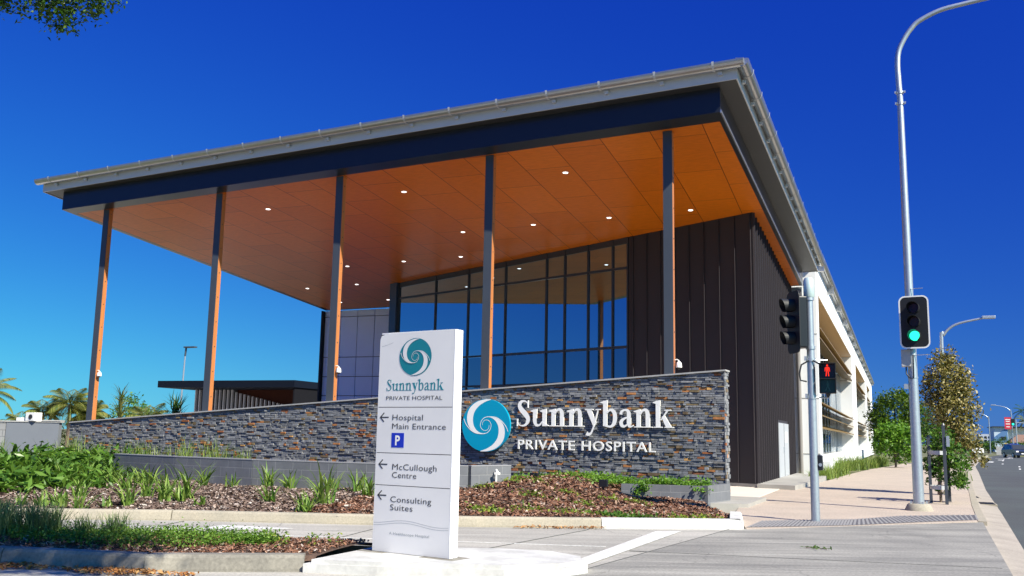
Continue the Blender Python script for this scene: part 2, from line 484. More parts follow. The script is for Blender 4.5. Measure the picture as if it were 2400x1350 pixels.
M['stone'] = island_mat('slate_ledgestone',
    [(0, (0.15, 0.156, 0.168)), (0.20, (0.185, 0.192, 0.204)), (0.45, (0.225, 0.23, 0.24)), (0.68, (0.275, 0.276, 0.28)), (0.82, (0.21, 0.20, 0.185)),
     (0.87, (0.22, 0.16, 0.08)), (0.905, (0.15, 0.105, 0.06)), (0.93, (0.42, 0.18, 0.065)), (0.965, (0.30, 0.11, 0.045)), (0.985, (0.52, 0.29, 0.10))], 0.75, 0, 'CONSTANT', 0.35, 0.3, 14)
G4 = lambda a, b, c: [(0, a), (0.5, b), (1, c)]
M['leaf_dark'] = island_mat('leaves_dark', G4((0.012, 0.045, 0.006), (0.035, 0.095, 0.012), (0.11, 0.18, 0.03)), 0.4, 0.3)
M['leaf_mid'] = island_mat('leaves_mid', G4((0.03, 0.085, 0.012), (0.07, 0.16, 0.02), (0.14, 0.25, 0.04)), 0.45, 0.3)
M['leaf_shrub'] = island_mat('leaves_shrub', G4((0.03, 0.08, 0.01), (0.075, 0.165, 0.02), (0.16, 0.28, 0.045)), 0.35, 0.3)
M['leaf_cover'] = island_mat('leaves_cover', G4((0.05, 0.12, 0.012), (0.11, 0.22, 0.025), (0.2, 0.32, 0.05)), 0.5, 0.3)
M['leaf_dome'] = island_mat('leaves_dome', G4((0.025, 0.06, 0.004), (0.06, 0.12, 0.01), (0.13, 0.19, 0.02)), 0.45, 0.3)
M['leaf_bright'] = island_mat('leaves_bright', G4((0.06, 0.15, 0.015), (0.12, 0.26, 0.03), (0.22, 0.36, 0.06)), 0.45, 0.35)
M['leaf_bronze'] = island_mat('leaves_bronze', [(0, (0.045, 0.055, 0.012)), (0.35, (0.13, 0.125, 0.03)), (0.65, (0.30, 0.25, 0.08)), (1, (0.50, 0.42, 0.2))], 0.45, 0.25)
M['leaf_strap'] = island_mat('strap_leaves', G4((0.06, 0.14, 0.025), (0.14, 0.25, 0.04), (0.28, 0.37, 0.09)), 0.45, 0.3)
M['leaf_palm'] = island_mat('palm_leaves', G4((0.06, 0.09, 0.02), (0.14, 0.17, 0.04), (0.30, 0.29, 0.09)), 0.45, 0.3)
M['leaf_weed'] = island_mat('weeds', G4((0.06, 0.12, 0.015), (0.15, 0.24, 0.03), (0.30, 0.33, 0.05)), 0.5, 0.3)
M['tuft'] = island_mat('fountain_grass', G4((0.07, 0.11, 0.05), (0.15, 0.22, 0.08), (0.32, 0.40, 0.15)), 0.5, 0.3)
M['grass_tall'] = island_mat('tall_grass', G4((0.06, 0.12, 0.02), (0.14, 0.22, 0.04), (0.30, 0.36, 0.09)), 0.5, 0.3)


# ------------------------------------------------------------------ foliage builders
def unit(v): return v / np.maximum(np.linalg.norm(v, axis=-1, keepdims=True), 1e-9)


def leaves(P, L, aspect=0.45, up=0.35, seed=1, droop=0.0):
    """diamond leaves at points P, length L (scalar or array)"""
    r = np.random.default_rng(seed); n = len(P)
    L = np.broadcast_to(np.asarray(L, float), (n,)) * r.uniform(0.65, 1.25, n)
    d = r.normal(size=(n, 3)); d[:, 2] = d[:, 2] * 0.7 - droop; d = unit(d)
    nr = r.normal(size=(n, 3)); nr[:, 2] += up * 3; nr = unit(nr)
    s = unit(np.cross(d, nr)); nn = unit(np.cross(s, d))
    h = (L / 2)[:, None]; w = (L * aspect / 2)[:, None]
    V = np.stack([P - d * h, P + s * w + nn * h * .12, P + d * h - nn * h * .15, P - s * w + nn * h * .12], 1).reshape(-1, 3)
    return V, np.arange(4 * n).reshape(-1, 4)


def blades(B, az, L, W, lean, seg=4, curl=1.0, seed=2):
    """arching strap leaves from base points B"""
    n = len(B); r = np.random.default_rng(seed)
    az = np.asarray(az); L = np.asarray(L); W = np.asarray(W); lean = np.asarray(lean)
    dx = np.stack([np.cos(az), np.sin(az), np.zeros(n)], 1); sd_ = np.stack([-np.sin(az), np.cos(az), np.zeros(n)], 1)
    rows = []
    p = B.copy(); ang = lean.copy()
    for k in range(seg + 1):
        t = k / seg
        w = (W * (1 - t ** 2.2) * 0.5 + 0.0015)[:, None]
        rows.append(np.stack([p - sd_ * w, p + sd_ * w], 1))
        p = p + (dx * np.sin(ang)[:, None] + np.array([0, 0, 1]) * np.cos(ang)[:, None]) * (L / seg)[:, None]
        ang = np.minimum(ang + curl / seg * (0.35 + 1.3 * t), 2.7)
    V = np.stack(rows, 1).reshape(n, -1, 3)
    m = (seg + 1) * 2
    base = (np.arange(n) * m)[:, None, None]
    q = np.array([[2 * k, 2 * k + 1, 2 * k + 3, 2 * k + 2] for k in range(seg)])[None]
    return V.reshape(-1, 3), (base + q).reshape(-1, 4)


def merge(parts):
    V, F, o = [], [], 0
    for v, f in parts:
        V.append(v); F.append(f + o); o += len(v)
    return np.concatenate(V), np.concatenate(F)


def blob_points(blobs, n, seed=3, shell=0.55):
    """points through several ellipsoids (cx,cy,cz,rx,ry,rz), denser towards the outside, clustered in sprays"""
    r = np.random.default_rng(seed)
    vol = np.array([b[3] * b[4] * b[5] for b in blobs]); vol = vol / vol.sum()
    idx = r.choice(len(blobs), n // 14 + 1, p=vol)
    B = np.array(blobs)[idx]
    d = unit(r.normal(size=(len(B), 3))); rad = r.uniform(shell, 1.0, (len(B), 1)) ** 0.8
    c = B[:, :3] + d * rad * B[:, 3:6]
    k = r.integers(0, len(c), n)
    sp = (B[k, 3:6].mean(1, keepdims=True)) * 0.16
    return c[k] + r.normal(size=(n, 3)) * sp


def tree(name, base, label, cat, trunk_path, trunk_r, limbs, blobs, n, leaf, mat, group=None, aspect=0.45, seed=5, droop=0.1, shell=0.55):
    t = thing(name, base, label, cat, group)
    mb = MB(); mb.tube(trunk_path, trunk_r, 9)
    for path, rr in limbs: mb.tube(path, rr, 6)
    mb.build('trunk', M['bark'], t, True)
    V, F = leaves(blob_points(blobs, n, seed, shell), leaf, aspect, 0.35, seed, droop)
    npobj('crown', V, F, mat, t)
    return t


def strap_plant(name, x, y, z, n, L, W, mat, label, cat, group, seed, spread=0.05, lean=(0.1, 0.75), curl=1.3):
    r = np.random.default_rng(seed)
    B = np.zeros((n, 3)); B[:, 0] = x + r.normal(size=n) * spread; B[:, 1] = y + r.normal(size=n) * spread; B[:, 2] = z
    V, F = blades(B, r.uniform(0, 6.283, n), L * r.uniform(0.6, 1.1, n), W * r.uniform(0.7, 1.2, n), r.uniform(lean[0], lean[1], n), 4, curl, seed)
    t = thing(name, (x, y, z), label, cat, group)
    npobj('leaves', V, F, mat, t)
    return t


def palm_crown(c, nf, L, seed, mat, parent, lean0=0.2, lean1=1.7, leaflet=0.45, lw=0.04):
    r = np.random.default_rng(seed)
    out = []
    for i in range(nf):
        az = i * 2.399 + r.uniform(-.3, .3); a = lean0 + (lean1 - lean0) * (i + .5) / nf
        ll = L * r.uniform(.85, 1.1)
        p = np.array(c, float); ang = a; pts = []; N = 16
        for k in range(N + 1):
            pts.append((p.copy(), ang))
            p = p + np.array([math.cos(az) * math.sin(ang), math.sin(az) * math.sin(ang), math.cos(ang)]) * ll / N
            ang = min(ang + 0.075 + 0.02 * k / N, 2.9)
        P = []; A = []; Ls = []
        dirv = np.array([math.cos(az), math.sin(az), 0]); side = np.array([-math.sin(az), math.cos(az), 0])
        for k in range(2, N + 1):
            pos, an = pts[k]
            fl = leaflet * math.sin(math.pi * (0.12 + 0.86 * k / N)) ** .7
            f = np.array([math.cos(az) * math.sin(an), math.sin(az) * math.sin(an), math.cos(an)])
            for sgn in (-1, 1):
                for h in (0, .33, .66):
                    q = pos - f * h * ll / N
                    d = unit(side * sgn * .85 + f * .6 + np.array([0, 0, -.35]))
                    wv = unit(np.cross(d, side * sgn + np.array([0, 0, 1.]))) * lw / 2
                    out.append((np.array([q - wv * .5, q + d * fl * .5 + wv, q + d * fl + np.array([0, 0, -.12 * fl]), q + d * fl * .5 - wv]), np.arange(4).reshape(1, 4)))
        R_ = [q[0] for q in pts]
        for k in range(N):
            w_ = side * .018
            out.append((np.array([R_[k] - w_, R_[k] + w_, R_[k + 1] + w_ * .8, R_[k + 1] - w_ * .8]), np.arange(4).reshape(1, 4)))
    V, F = merge(out)
    return npobj('crown', V, F, mat, parent)


# ------------------------------------------------------------------ ground
def flat(name, poly, z, mat, thick=0.05, parent=None):
    return tag(MB().prism(poly, z - thick, z).build(name, mat, parent), kind='structure')


flat('ground', [(-1500, -600), (1500, -600), (1500, 2500), (-1500, 2500)], -0.20, M['dirt'], 0.4)
flat('driveway', [(-60, -8), (0.55, -8), (1.1, 12.0), (1.38, 19.85), (-2.3, 15.9), (-7.6, 13.35), (-10.66, 12.3), (-16, 9.6), (-60, -4)], -0.004, M['concrete_light'], 0.3)
flat('crossover', [(-3.9, 4.0), (0.8, 4.0), (1.1, 12.0), (1.38, 19.85), (-2.55, 15.72), (-3.22, 9.7)], 0.0, M['concrete_grey'], 0.004 + 0.0)
road_l = [(0.9, -30), (1.0, 0), (1.45, 13), (1.65, 16.2), (2.08, 24.2), (2.7, 36.7), (4.1, 60), (5.0, 76), (7.6, 108), (12.0, 150), (19, 200), (32, 280), (60, 420)]
road_r = [(14.5, -30), (14.6, 0), (14.8, 13), (14.9, 16.2), (15.2, 24.2), (15.6, 36.7), (16.2, 60), (16.8, 76), (18.4, 108), (21.2, 150), (27, 200), (40, 280), (70, 420)]
flat('main_road', road_l + road_r[::-1], -0.12, M['asphalt'], 0.06)
gut_i = [(x - 0.45, y) for x, y in road_l[:9]]
mb = MB()
for i in range(1, 8):
    a, b, c, d = gut_i[i], gut_i[i + 1], road_l[i], road_l[i + 1]
    mb.add([(*a, -0.06), (*b, -0.06), (d[0], d[1], -0.115), (c[0], c[1], -0.115), (*a, -0.3), (*b, -0.3)], [(0, 3, 2, 1), (0, 1, 5, 4)])
tag(mb.build('gutter_strip', pm('gutter_concrete', (0.40, 0.35, 0.29), 0.85, var=0.5, vscale=1.5, fine=0.2, fscale=40)), kind='structure')
kb = [(1.38, 19.9), (1.60, 25.0), (2.22, 36.7), (3.6, 60), (4.5, 76), (7.1, 108), (11.5, 150)]
mb = MB()
for (a, b) in zip(kb[:-1], kb[1:]): mb.obox(a, b, 0.15, -0.2, 0.012, 0.0)
tag(mb.build('road_kerb', M['kerb']), kind='structure')
flat('footpath', [(-2.3, 15.85), (1.30, 19.9), (1.52, 25.0), (2.14, 36.7), (3.5, 60), (4.42, 76), (7.0, 108), (5.0, 108), (2.6, 90), (0.65, 77), (-1.5, 55), (-2.1, 45.5), (-2.5, 37.2), (-2.8, 35.6), (-3.3, 29), (-3.3, 22), (-3.0, 19)], 0.004, M['footpath'], 0.25)
flat('forecourt', [(-60, 24.5), (-24.5, 23.5), (-3.3, 22.15), (-3.3, 30), (-4.2, 45), (-60, 60)], 0.02, pm('pale_paving', (0.66, 0.60, 0.52), 0.8, var=0.2, vscale=.8, fine=.1), 0.2)
flat('path_slab', [(-3.95, 20.35), (-3.0, 20.9), (-2.95, 23.5), (-3.95, 23.5)], 0.085, M['slab'], 0.2)
flat('entry_landing', [(-3.95, 29.4), (-2.85, 29.25), (-2.7, 32), (-2.55, 36.2), (-2.6, 38.8), (-3.9, 41.0)], 0.135, M['slab'], 0.25)

# tactile strip along the footpath edge: rows of raised studs on dark tiles
gt = thing('tactile_paving', (0, 18.5, 0), 'dark grey studded tactile strip along the edge of the beige footpath', 'tactile paving')
gl = [(-2.36, 16.15), (-1.48, 16.95), (-.8, 17.6), (.25, 19.0), (1.36, 20.35)]
gw = [(-2.3, 17.55), (-1.5, 18.4), (-.82, 18.95), (0, 20.45), (1.42, 21.7)]
mf = MB()
mf.add([(x, y, 0.009) for x, y in gl] + [(x, y, 0.009) for x, y in gw], [(i, i + 1, i + 6, i + 5) for i in range(4)])
mf.build('tile', pm('tactile_tile', (0.115, 0.11, 0.115), 0.7, var=.3, vscale=5), gt)
mb = MB()
for i in range(4):
    n_, m_ = 14, 14
    for k in range(n_):
        for j in range(m_):
            t, u = (k + .5) / n_, (j + .5) / m_
            L = lambda A, t: (A[i][0] + (A[i + 1][0] - A[i][0]) * t, A[i][1] + (A[i + 1][1] - A[i][1]) * t)
            p, q = L(gl, t), L(gw, t); x, y = p[0] + (q[0] - p[0]) * u, p[1] + (q[1] - p[1]) * u
            mb.add([(x - .02, y - .02, .0095), (x + .02, y - .02, .0095), (x + .02, y + .02, .0095), (x - .02, y + .02, .0095), (x - .012, y - .012, .02), (x + .012, y - .012, .02), (x + .012, y + .012, .02), (x - .012, y + .012, .02)], [(4, 5, 6, 7), (0, 1, 5, 4), (1, 2, 6, 5), (2, 3, 7, 6), (3, 0, 4, 7)])
tag(mb.build('stud', pm('tactile_stud', (0.24, 0.23, 0.23), 0.6), gt), kind='stuff')
for (x, y, lb) in ((2.02, 27.6, 'small steel kerb drain grate in the gutter, nearer the crossing'), (1.86, 30.6, 'kerb drain grate in the gutter under the concrete lintel')):
    g_ = thing('kerb_grate', (x, y, -.07), lb, 'drain grate', 'kerb drain grates')
    MB().box(x - .2, x + .22, y - .5, y + .5, -.11, -.070).build('frame', M['kerb'], g_)
    mb = MB()
    for k in range(7): mb.box(x - .16, x + .18, y - .44 + k * .13, y - .36 + k * .13, -.072, -.062)
    mb.build('slot', M['black_matte'], g_)
# driveway kerb (far side), garden bed edge
kf = [(-17, 9.2), (-12.95, 11.0), (-10.66, 12.2), (-7.61, 13.28), (-6.45, 13.71), (-4.38, 14.74)]
kw = [(-4.38, 14.74), (-2.34, 15.80), (-2.62, 17.6)]


def kerb_run(pts, mat, name, w=0.17, h=0.15, gap=2.4):
    mb = MB()
    for a, b in zip(pts[:-1], pts[1:]):
        a, b = Vector(a), Vector(b); L_ = (b - a).length; n_ = max(1, round(L_ / gap))
        for k in range(n_):
            p = a.lerp(b, k / n_) + (b - a).normalized() * .006; q = a.lerp(b, (k + 1) / n_) - (b - a).normalized() * .006
            d = (q - p).normalized(); nn = Vector((-d.y, d.x))
            prof = [(0, -.2), (0, .02), (0.025, h - .03), (0.05, h), (w, h), (w, -.2)]
            vs = [(*(p + nn * u), z) for u, z in prof] + [(*(q + nn * u), z) for u, z in prof]
            m_ = len(prof)
            mb.add(vs, [(i, i + 1, i + 1 + m_, i + m_) for i in range(m_ - 1)] + [tuple(range(m_)), tuple(range(2 * m_ - 1, m_ - 1, -1))])
    return tag(mb.build(name, mat), kind='structure')


kerb_run(kf, M['kerb'], 'driveway_kerb')
kerb_run(kw, M['kerb_white'], 'white_painted_kerb', w=0.22)
# island between the driveway lanes
isl = [(-14, 6.05), (-9.6, 7.24), (-8.66, 7.46), (-7.05, 7.76), (-5.60, 8.52), (-5.64, 9.85), (-7.0, 9.62), (-8.87, 9.3), (-10.3, 9.0), (-14, 8.3)]
kerb_run([(-14, 6.0), (-9.6, 7.2), (-8.66, 7.42), (-7.05, 7.72), (-5.68, 8.5)], M['kerb_worn'], 'island_kerb', w=0.2, h=0.16)
kerb_run([(-5.7, 10.0), (-7.0, 9.74), (-8.87, 9.42), (-10.3, 9.12), (-14, 8.42)], M['kerb_worn'], 'island_back_kerb', w=0.15, h=0.11)
nose = [(-5.66, 8.45), (-4.9, 8.62), (-3.7, 9.05), (-3.2, 9.5), (-3.08, 9.85), (-3.2, 10.2), (-3.65, 10.5), (-4.3, 10.45), (-4.75, 10.25), (-5.66, 10.0)]
n2 = [(p[0] + (-4.4 - p[0]) * .05, p[1] + (9.5 - p[1]) * .05) for p in nose]
mb = MB().prism(nose, -.1, .085)
mb.prism(n2, .0, .125)
tag(mb.build('island_nose', pm('white_painted_concrete', (0.64, 0.63, 0.60), 0.75, var=0.75, vscale=2.5, vcol=(0.34, 0.33, 0.31), fine=0.08, fscale=25)), kind='structure')
# bed surfaces (height fields)


def bed(name, poly, hfun, step, mat):
    P = np.array(poly); x0, y0 = P.min(0); x1, y1 = P.max(0)
    bm = bmesh.new()
    nx, ny = int((x1 - x0) / step) + 1, int((y1 - y0) / step) + 1
    tris = [[Vector((poly[i][0], poly[i][1])) for i in t] for t in tessellate_polygon([[Vector((p[0], p[1], 0)) for p in poly]])]

    def inside(x, y):
        c = False; j = len(poly) - 1
        for i in range(len(poly)):
            xi, yi = poly[i]; xj, yj = poly[j]
            if (yi > y) != (yj > y) and x < (xj - xi) * (y - yi) / (yj - yi) + xi: c = not c
            j = i
        return c
    V, F, idx = [], [], {}
    for i in range(nx + 1):
        for j in range(ny + 1):
            x, y = x0 + i * step, y0 + j * step
            idx[i, j] = len(V); V.append((x, y, hfun(x, y)))
    for i in range(nx):
        for j in range(ny):
            if inside(x0 + (i + .5) * step, y0 + (j + .5) * step): F.append((idx[i, j], idx[i + 1, j], idx[i + 1, j + 1], idx[i, j + 1]))
    bm.free()
    return tag(npobj(name, V, F, mat, None, True), kind='structure'), inside


def kerb_dist(x, y):
    best = 99
    for a, b in zip((kf + kw[1:2])[:-1], (kf + kw[1:2])[1:]):
        ax, ay = a; bx, by = b; dx, dy = bx - ax, by - ay
        t = max(0, min(1, ((x - ax) * dx + (y - ay) * dy) / (dx * dx + dy * dy)))
        best = min(best, math.hypot(x - ax - t * dx, y - ay - t * dy))
    return best


def bed_h(x, y):
    d = kerb_dist(x, y)
    if x < -8.6:
        h = 0.12 + 0.05 * min(d, 3)
        if y > 17.5: h = 0.30
    else:
        k = math.exp(-((x + 7.1) / 1.45) ** 2)
        h = 0.12 + min(d / 4.2, 1) * (0.02 + 0.38 * k)
    if x > -4.6:
        h -= min(1, (x + 4.6) / 1.2) * .08
    return h + 0.02 * math.sin(x * 3.1 + y * 2) + 0.02 * math.sin(x * 1.3 - y * 4.1)


bed_poly = [(-17, 9.35), (-12.98, 11.15), (-10.7, 12.35), (-7.65, 13.42), (-6.5, 13.86), (-4.45, 14.9), (-2.5, 15.95), (-2.75, 17.6), (-3.3, 18.6), (-3.85, 20.3), (-3.7, 21.9), (-25, 23.4), (-26, 18)]
_, in_bed = bed('garden_bed', bed_poly, bed_h, 0.22, M['mulch_bed'])
isl_h = lambda x, y: 0.125 + 0.02 * math.sin(x * 2.3) * math.sin(y * 3) + 0.05 * max(0, 1 - ((y - 8.55 - (x + 8.5) * .27) / .75) ** 2)


def poly_at(pts, x):
    for (x0, y0), (x1, y1) in zip(pts[:-1], pts[1:]):
        if x0 <= x <= x1: return y0 + (y1 - y0) * (x - x0) / (x1 - x0)
    return pts[-1][1]


i_front = [(-14, 6.05), (-9.6, 7.24), (-8.66, 7.46), (-7.05, 7.80), (-5.66, 8.64)]
i_back = [(-14, 8.38), (-10.3, 9.08), (-8.87, 9.38), (-7.0, 9.70), (-5.66, 9.95)]
V, F = [], []
for i in range(91):
    x = -14 + 8.34 * i / 90; y0, y1 = poly_at(i_front, x), poly_at(i_back, x)
    for j in range(25):
        y = y0 + (y1 - y0) * j / 24; V.append((x, y, isl_h(x, y) - (.035 if j in (0, 24) else 0)))
for i in range(90):
    for j in range(24): F.append((i * 25 + j, i * 25 + 25 + j, i * 25 + 26 + j, i * 25 + 1 + j))
tag(npobj('island_bed', V, F, M['mulch_bed'], None, True), kind='structure')
in_isl = lambda x, y: -14 < x < -5.68 and poly_at(i_front, x) + .16 < y < poly_at(i_back, x) - .1


def scatter_chips(name, n, box, inside, hfun, mat, L=(0.03, 0.11), seed=1, kind='stuff', lift=0.01, label=None, cat=None):
    r = np.random.default_rng(seed); P = []
    while len(P) < n:
        x = r.uniform(box[0], box[1]); y = r.uniform(box[2], box[3])
        if inside(x, y): P.append((x, y, hfun(x, y) + lift + r.uniform(0, .025)))
    P = np.array(P); m = len(P)
    d = r.normal(size=(m, 3)); d[:, 2] *= .35; d = unit(d)
    nr = r.normal(size=(m, 3)) * .45 + np.array([0, 0, 1]); s_ = unit(np.cross(d, nr))
    l = r.uniform(L[0], L[1], m)[:, None] / 2; w = l * r.uniform(.25, .6, (m, 1))
    V = np.stack([P - d * l - s_ * w, P + d * l - s_ * w * .8, P + d * l + s_ * w, P - d * l + s_ * w * .9], 1).reshape(-1, 3)
    return tag(npobj(name, V, np.arange(4 * m).reshape(-1, 4), mat), label, cat, kind=kind)


scatter_chips('mulch', 34000, (-9, -2.5, 13, 22), in_bed, bed_h, M['chip'], (0.025, 0.085), 11, label='brown bark mulch covering the mound below the stone wall', cat='mulch')
scatter_chips('mulch', 34000, (-17, -9, 10, 17), in_bed, bed_h, M['chip_grey'], (0.025, 0.08), 12, label='weathered grey brown mulch under the strappy plants', cat='mulch')
scatter_chips('mulch', 12000, (-10, -5.7, 7.3, 10.2), in_isl, isl_h, M['chip'], (0.015, 0.05), 13, label='brown bark mulch on the small island behind the near kerb', cat='mulch')


def in_litter(x, y): return abs(y - (7.42 + (x + 8.66) * .2 - 0.18)) < 0.13 + .08 * math.sin(x * 5)


scatter_chips('leaf_litter', 900, (-8.6, -6.4, 6.9, 8.2), in_litter, lambda x, y: 0.0, M['dry_leaf'], (0.02, 0.06), 14, label='dry brown fallen leaves lying along the near kerb', cat='fallen leaves')
scatter_chips('leaf_litter', 260, (-5.6, -4.3, 13.6, 14.9), lambda x, y: abs(y - (13.71 + (x + 6.45) * .497 - .12)) < .08, lambda x, y: 0.0, M['dry_leaf'], (0.02, 0.06), 15, label='few brown leaves in the gutter of the far driveway kerb', cat='fallen leaves')

# painted markings and joints on the pavement
def mark(name, poly, z=0.006, mat=None):
    return tag(MB().prism(poly, z - .004, z).build(name, mat or M['mark']), kind='structure')


mark('stop_line', [(-3.49, 10.45), (-3.27, 10.45), (-3.16, 14.88), (-3.5, 14.66)], 0.008)
mark('lane_arrow', [(-10.85, 11.12), (-9.79, 11.30), (-9.45, 11.55), (-9.5, 12.0), (-8.35, 12.15), (-8.6, 11.78), (-9.08, 11.45), (-9.73, 11.1)], 0.002)
mark('lane_arrow_tail', [(-9.65, 9.6), (-9.9, 10.25), (-9.5, 10.4), (-8.9, 10.5), (-9.0, 10.36), (-9.4, 10.32)], 0.002)
mb = MB()
for a, b in [((-14, 9.7), (-3.6, 12.3))]: mb.obox(a, b, 0.035, -.002, 0.003)
tag(mb.build('lane_line', M['mark']), kind='structure')
mb = MB()
for a, b in [((-4.49, 14.4), (-4.95, 10.5)), ((-2.56, 15.7), (-3.23, 9.7)), ((-7.4, 13.3), (-6.9, 10.3)), ((-10.4, 12.2), (-9.8, 10.4)), ((-3.2, 12.0), (1.05, 12.6)), ((-5.2, 10.9), (-13, 10.4))]:
    mb.obox(a, b, 0.010, -.003, 0.0045)
tag(mb.build('pavement_joint', M['joint']), kind='structure')
mb = MB()
for (x, y, dx, dy) in [(9.4, 105.7, .12, 5), (8.0, 78, .12, 3.2), (7.5, 96, .5, 5), (7.8, 88, .12, 3.2), (10.6, 118, .12, 3), (9.8, 112, .6, 3), (12.6, 132, .6, 6), (8.3, 120, .3, 8), (7.2, 70, .12, 3), (11.4, 128, 1.6, 1.2), (9.6, 131, 1.8, 1.2)]:
    mb.obox((x, y), (x + .1 * dy, y + dy), dx, -.119, -.112)
tag(mb.build('road_marking', M['mark']), kind='structure')

# ------------------------------------------------------------------ hospital building with the big canopy
zs = lambda x, y: 10.27 + 0.0104 * x - 0.058 * y            # soffit plane
HB = thing('hospital_building', (-4, 30, 0), 'hospital hall under a huge flat canopy with orange timber soffit, black cladding and tinted glass', 'building')
bF = [(-3.55, 21.5), (-25.8, 23.19), (-26.98, 41.2), (-3.45, 40.9)]        # beam outer corners FR FL BL BR
eF = [(-3.12, 21.15), (-26.42, 22.95), (-27.6, 41.6), (-2.85, 41.0)]       # eave outer corners
iF = [(-3.66, 22.08), (-25.62, 23.12 + .55), (-26.75, 41.1), (-3.58, 40.8)]


def ringed(mb, outer, inner, zf, dz):
    vs = [(x, y, zf(x, y) + dz) for x, y in outer] + [(x, y, zf(x, y) + dz) for x, y in inner]
    return mb.add(vs, [(i, (i + 1) % 4, (i + 1) % 4 + 4, i + 4) for i in range(4)])


def skirt(mb, ring, z0, z1, flip=False):
    vs = [(x, y, zs(x, y) + z0) for x, y in ring] + [(x, y, zs(x, y) + z1) for x, y in ring]
    return mb.add(vs, [(i, (i + 1) % 4, (i + 1) % 4 + 4, i + 4) for i in range(4)])


sof = MB().prism(iF, lambda x, y: zs(x, y), lambda x, y: zs(x, y) + .06).build('soffit', M['soffit'], HB)
mb = MB(); ringed(mb, bF, iF, zs, -0.004); skirt(mb, iF, -.004, .02); skirt(mb, bF, -.004, .60)
mb.build('beam', M['beam'], HB)
mb = MB(); mb.obox((bF[0][0] + .012, bF[0][1]), (bF[3][0] + .012, bF[3][1]), .03, (zs(*bF[0]) - .02, zs(*bF[3]) - .02), (zs(*bF[0]) + .05, zs(*bF[3]) + .05))
mb.build('edge_trim', M['gutter'], HB)
mb = MB(); ringed(mb, eF, bF, zs, 0.60)
mb.build('eave_lining', M['eave'], HB)
eO = [(x + dx, y + dy) for (x, y), (dx, dy) in zip(eF, [(.03, -.03), (-.03, -.03), (-.03, .03), (.03, .03)])]
mb = MB(); skirt(mb, eO, 0.585, 0.90); ringed(mb, eO, eF, zs, 0.585)
mb.build('fascia', M['fascia'], HB)
MB().prism([(x + dx * 2, y + dy * 2) for (x, y), (dx, dy) in zip(eF, [(.04, -.04), (-.04, -.04), (-.04, .04), (.04, .04)])], lambda x, y: zs(x, y) + .905, lambda x, y: zs(x, y) + 1.02).build('roof', M['gutter'], HB)


def gutter_run(a, b, out, n_br, za, zb):
    """half-round gutter with straps; out = outward plan direction"""
    a = Vector((*a, za)); b = Vector((*b, zb)); o = Vector((*out, 0)).normalized(); r = .145
    prof = [(-.145 * math.cos(w) + .145, -.145 * math.sin(w)) for w in [math.pi * k / 9 for k in range(10)]]
    prof = [(0, .07)] + prof + [(.29, .02), (.275, .025)]
    vs = []
    for p in (a, b): vs += [p + o * u + Vector((0, 0, z)) for u, z in prof]
    m_ = len(prof)
    mb = MB().add(vs, [(i, i + 1, i + 1 + m_, i + m_) for i in range(m_ - 1)] + [tuple(range(m_)), tuple(range(2 * m_ - 1, m_ - 1, -1))])
    g = mb.build('gutter', M['gutter'], HB, True)
    d = (b - a).normalized()
    for k in range(n_br):
        p = a.lerp(b, (k + .5) / n_br)
        mb = MB()
        pr = [(-.002 + .149 - .154 * math.cos(w), -.156 * math.sin(w)) for w in [math.pi * k_ / 8 for k_ in range(9)]] + [(.305, .035)]
        for q0, q1 in zip(pr[:-1], pr[1:]):
            vs = [p + d * s_ + o * q[0] + Vector((0, 0, q[1])) for s_ in (-.028, .028) for q in (q0, q1)]
            mb.add(vs, [(0, 1, 3, 2)])
        c = p + d * .12 - Vector((0, 0, .20)) + o * .04
        mb.add([c + d * s_ + o * u + Vector((0, 0, z)) for s_ in (-.05, .05) for u, z in ((-.02, .04), (.06, .05), (.05, -.03), (-.02, -.03))],
               [(0, 1, 2, 3), (7, 6, 5, 4), (0, 4, 5, 1), (1, 5, 6, 2), (2, 6, 7, 3), (3, 7, 4, 0)])
        mb.build('gutter_bracket', M['strap'], g)
    return g


gz_ = lambda p: zs(*p) + 0.945
gutter_run((eO[1][0] - .1, eO[1][1]), (eO[0][0] + .2, eO[0][1]), (-.07, -1), 17, gz_(eO[1]), gz_(eO[0]))
gutter_run((eO[0][0], eO[0][1] - .2), (eO[3][0], eO[3][1]), (1, -.02), 15, gz_(eO[0]), gz_(eO[3]))

# downlights in the soffit
for (x, y) in [(-18.86, 25.1), (-13.64, 24.75), (-8.38, 24.5), (-8.44, 29.1), (-11.11, 29.2), (-13.81, 29.4), (-17.92, 32.7), (-15.38, 32.6), (-20.6, 32.85), (-22.05, 36.0), (-24.77, 36.2), (-24.99, 39.4), (-22.36, 39.4), (-5.76, 29.0)]:
    z = zs(x, y)
    ri = MB().tube([(x, y, z + .01), (x, y, z - .012)], .095, 16).build('downlight', M['white_paint'], HB)
    MB().tube([(x, y, z - .010), (x, y, z - .016)], .070, 16).build('lens', M['lamp_white'], ri)

# columns
colp = [(-24.39, 23.62), (-19.45, 23.25), (-14.88, 22.92), (-9.99, 22.58), (-5.1, 22.3)]
for (x, y) in colp:
    zt = zs(x, y)
    c = MB().box(x, x + .03, y, y + .21, 0, zt).box(x + .03, x + .225, y, y + .02, 0, zt).box(x + .03, x + .20, y + .19, y + .21, 0, zt).build('column', M['steel_dark'], HB)
    tm = MB().box(x + .032, x + .228, y + .022, y + .188, 0, zt - .01).build('timber_face', M['timber'], c)
    for k in range(11):
        z = .9 + k * .76
        MB().tube([(x + .226, y + .10, z), (x + .238, y + .10, z)], .016, 8).build('bolt', M['steel_dark'], c)

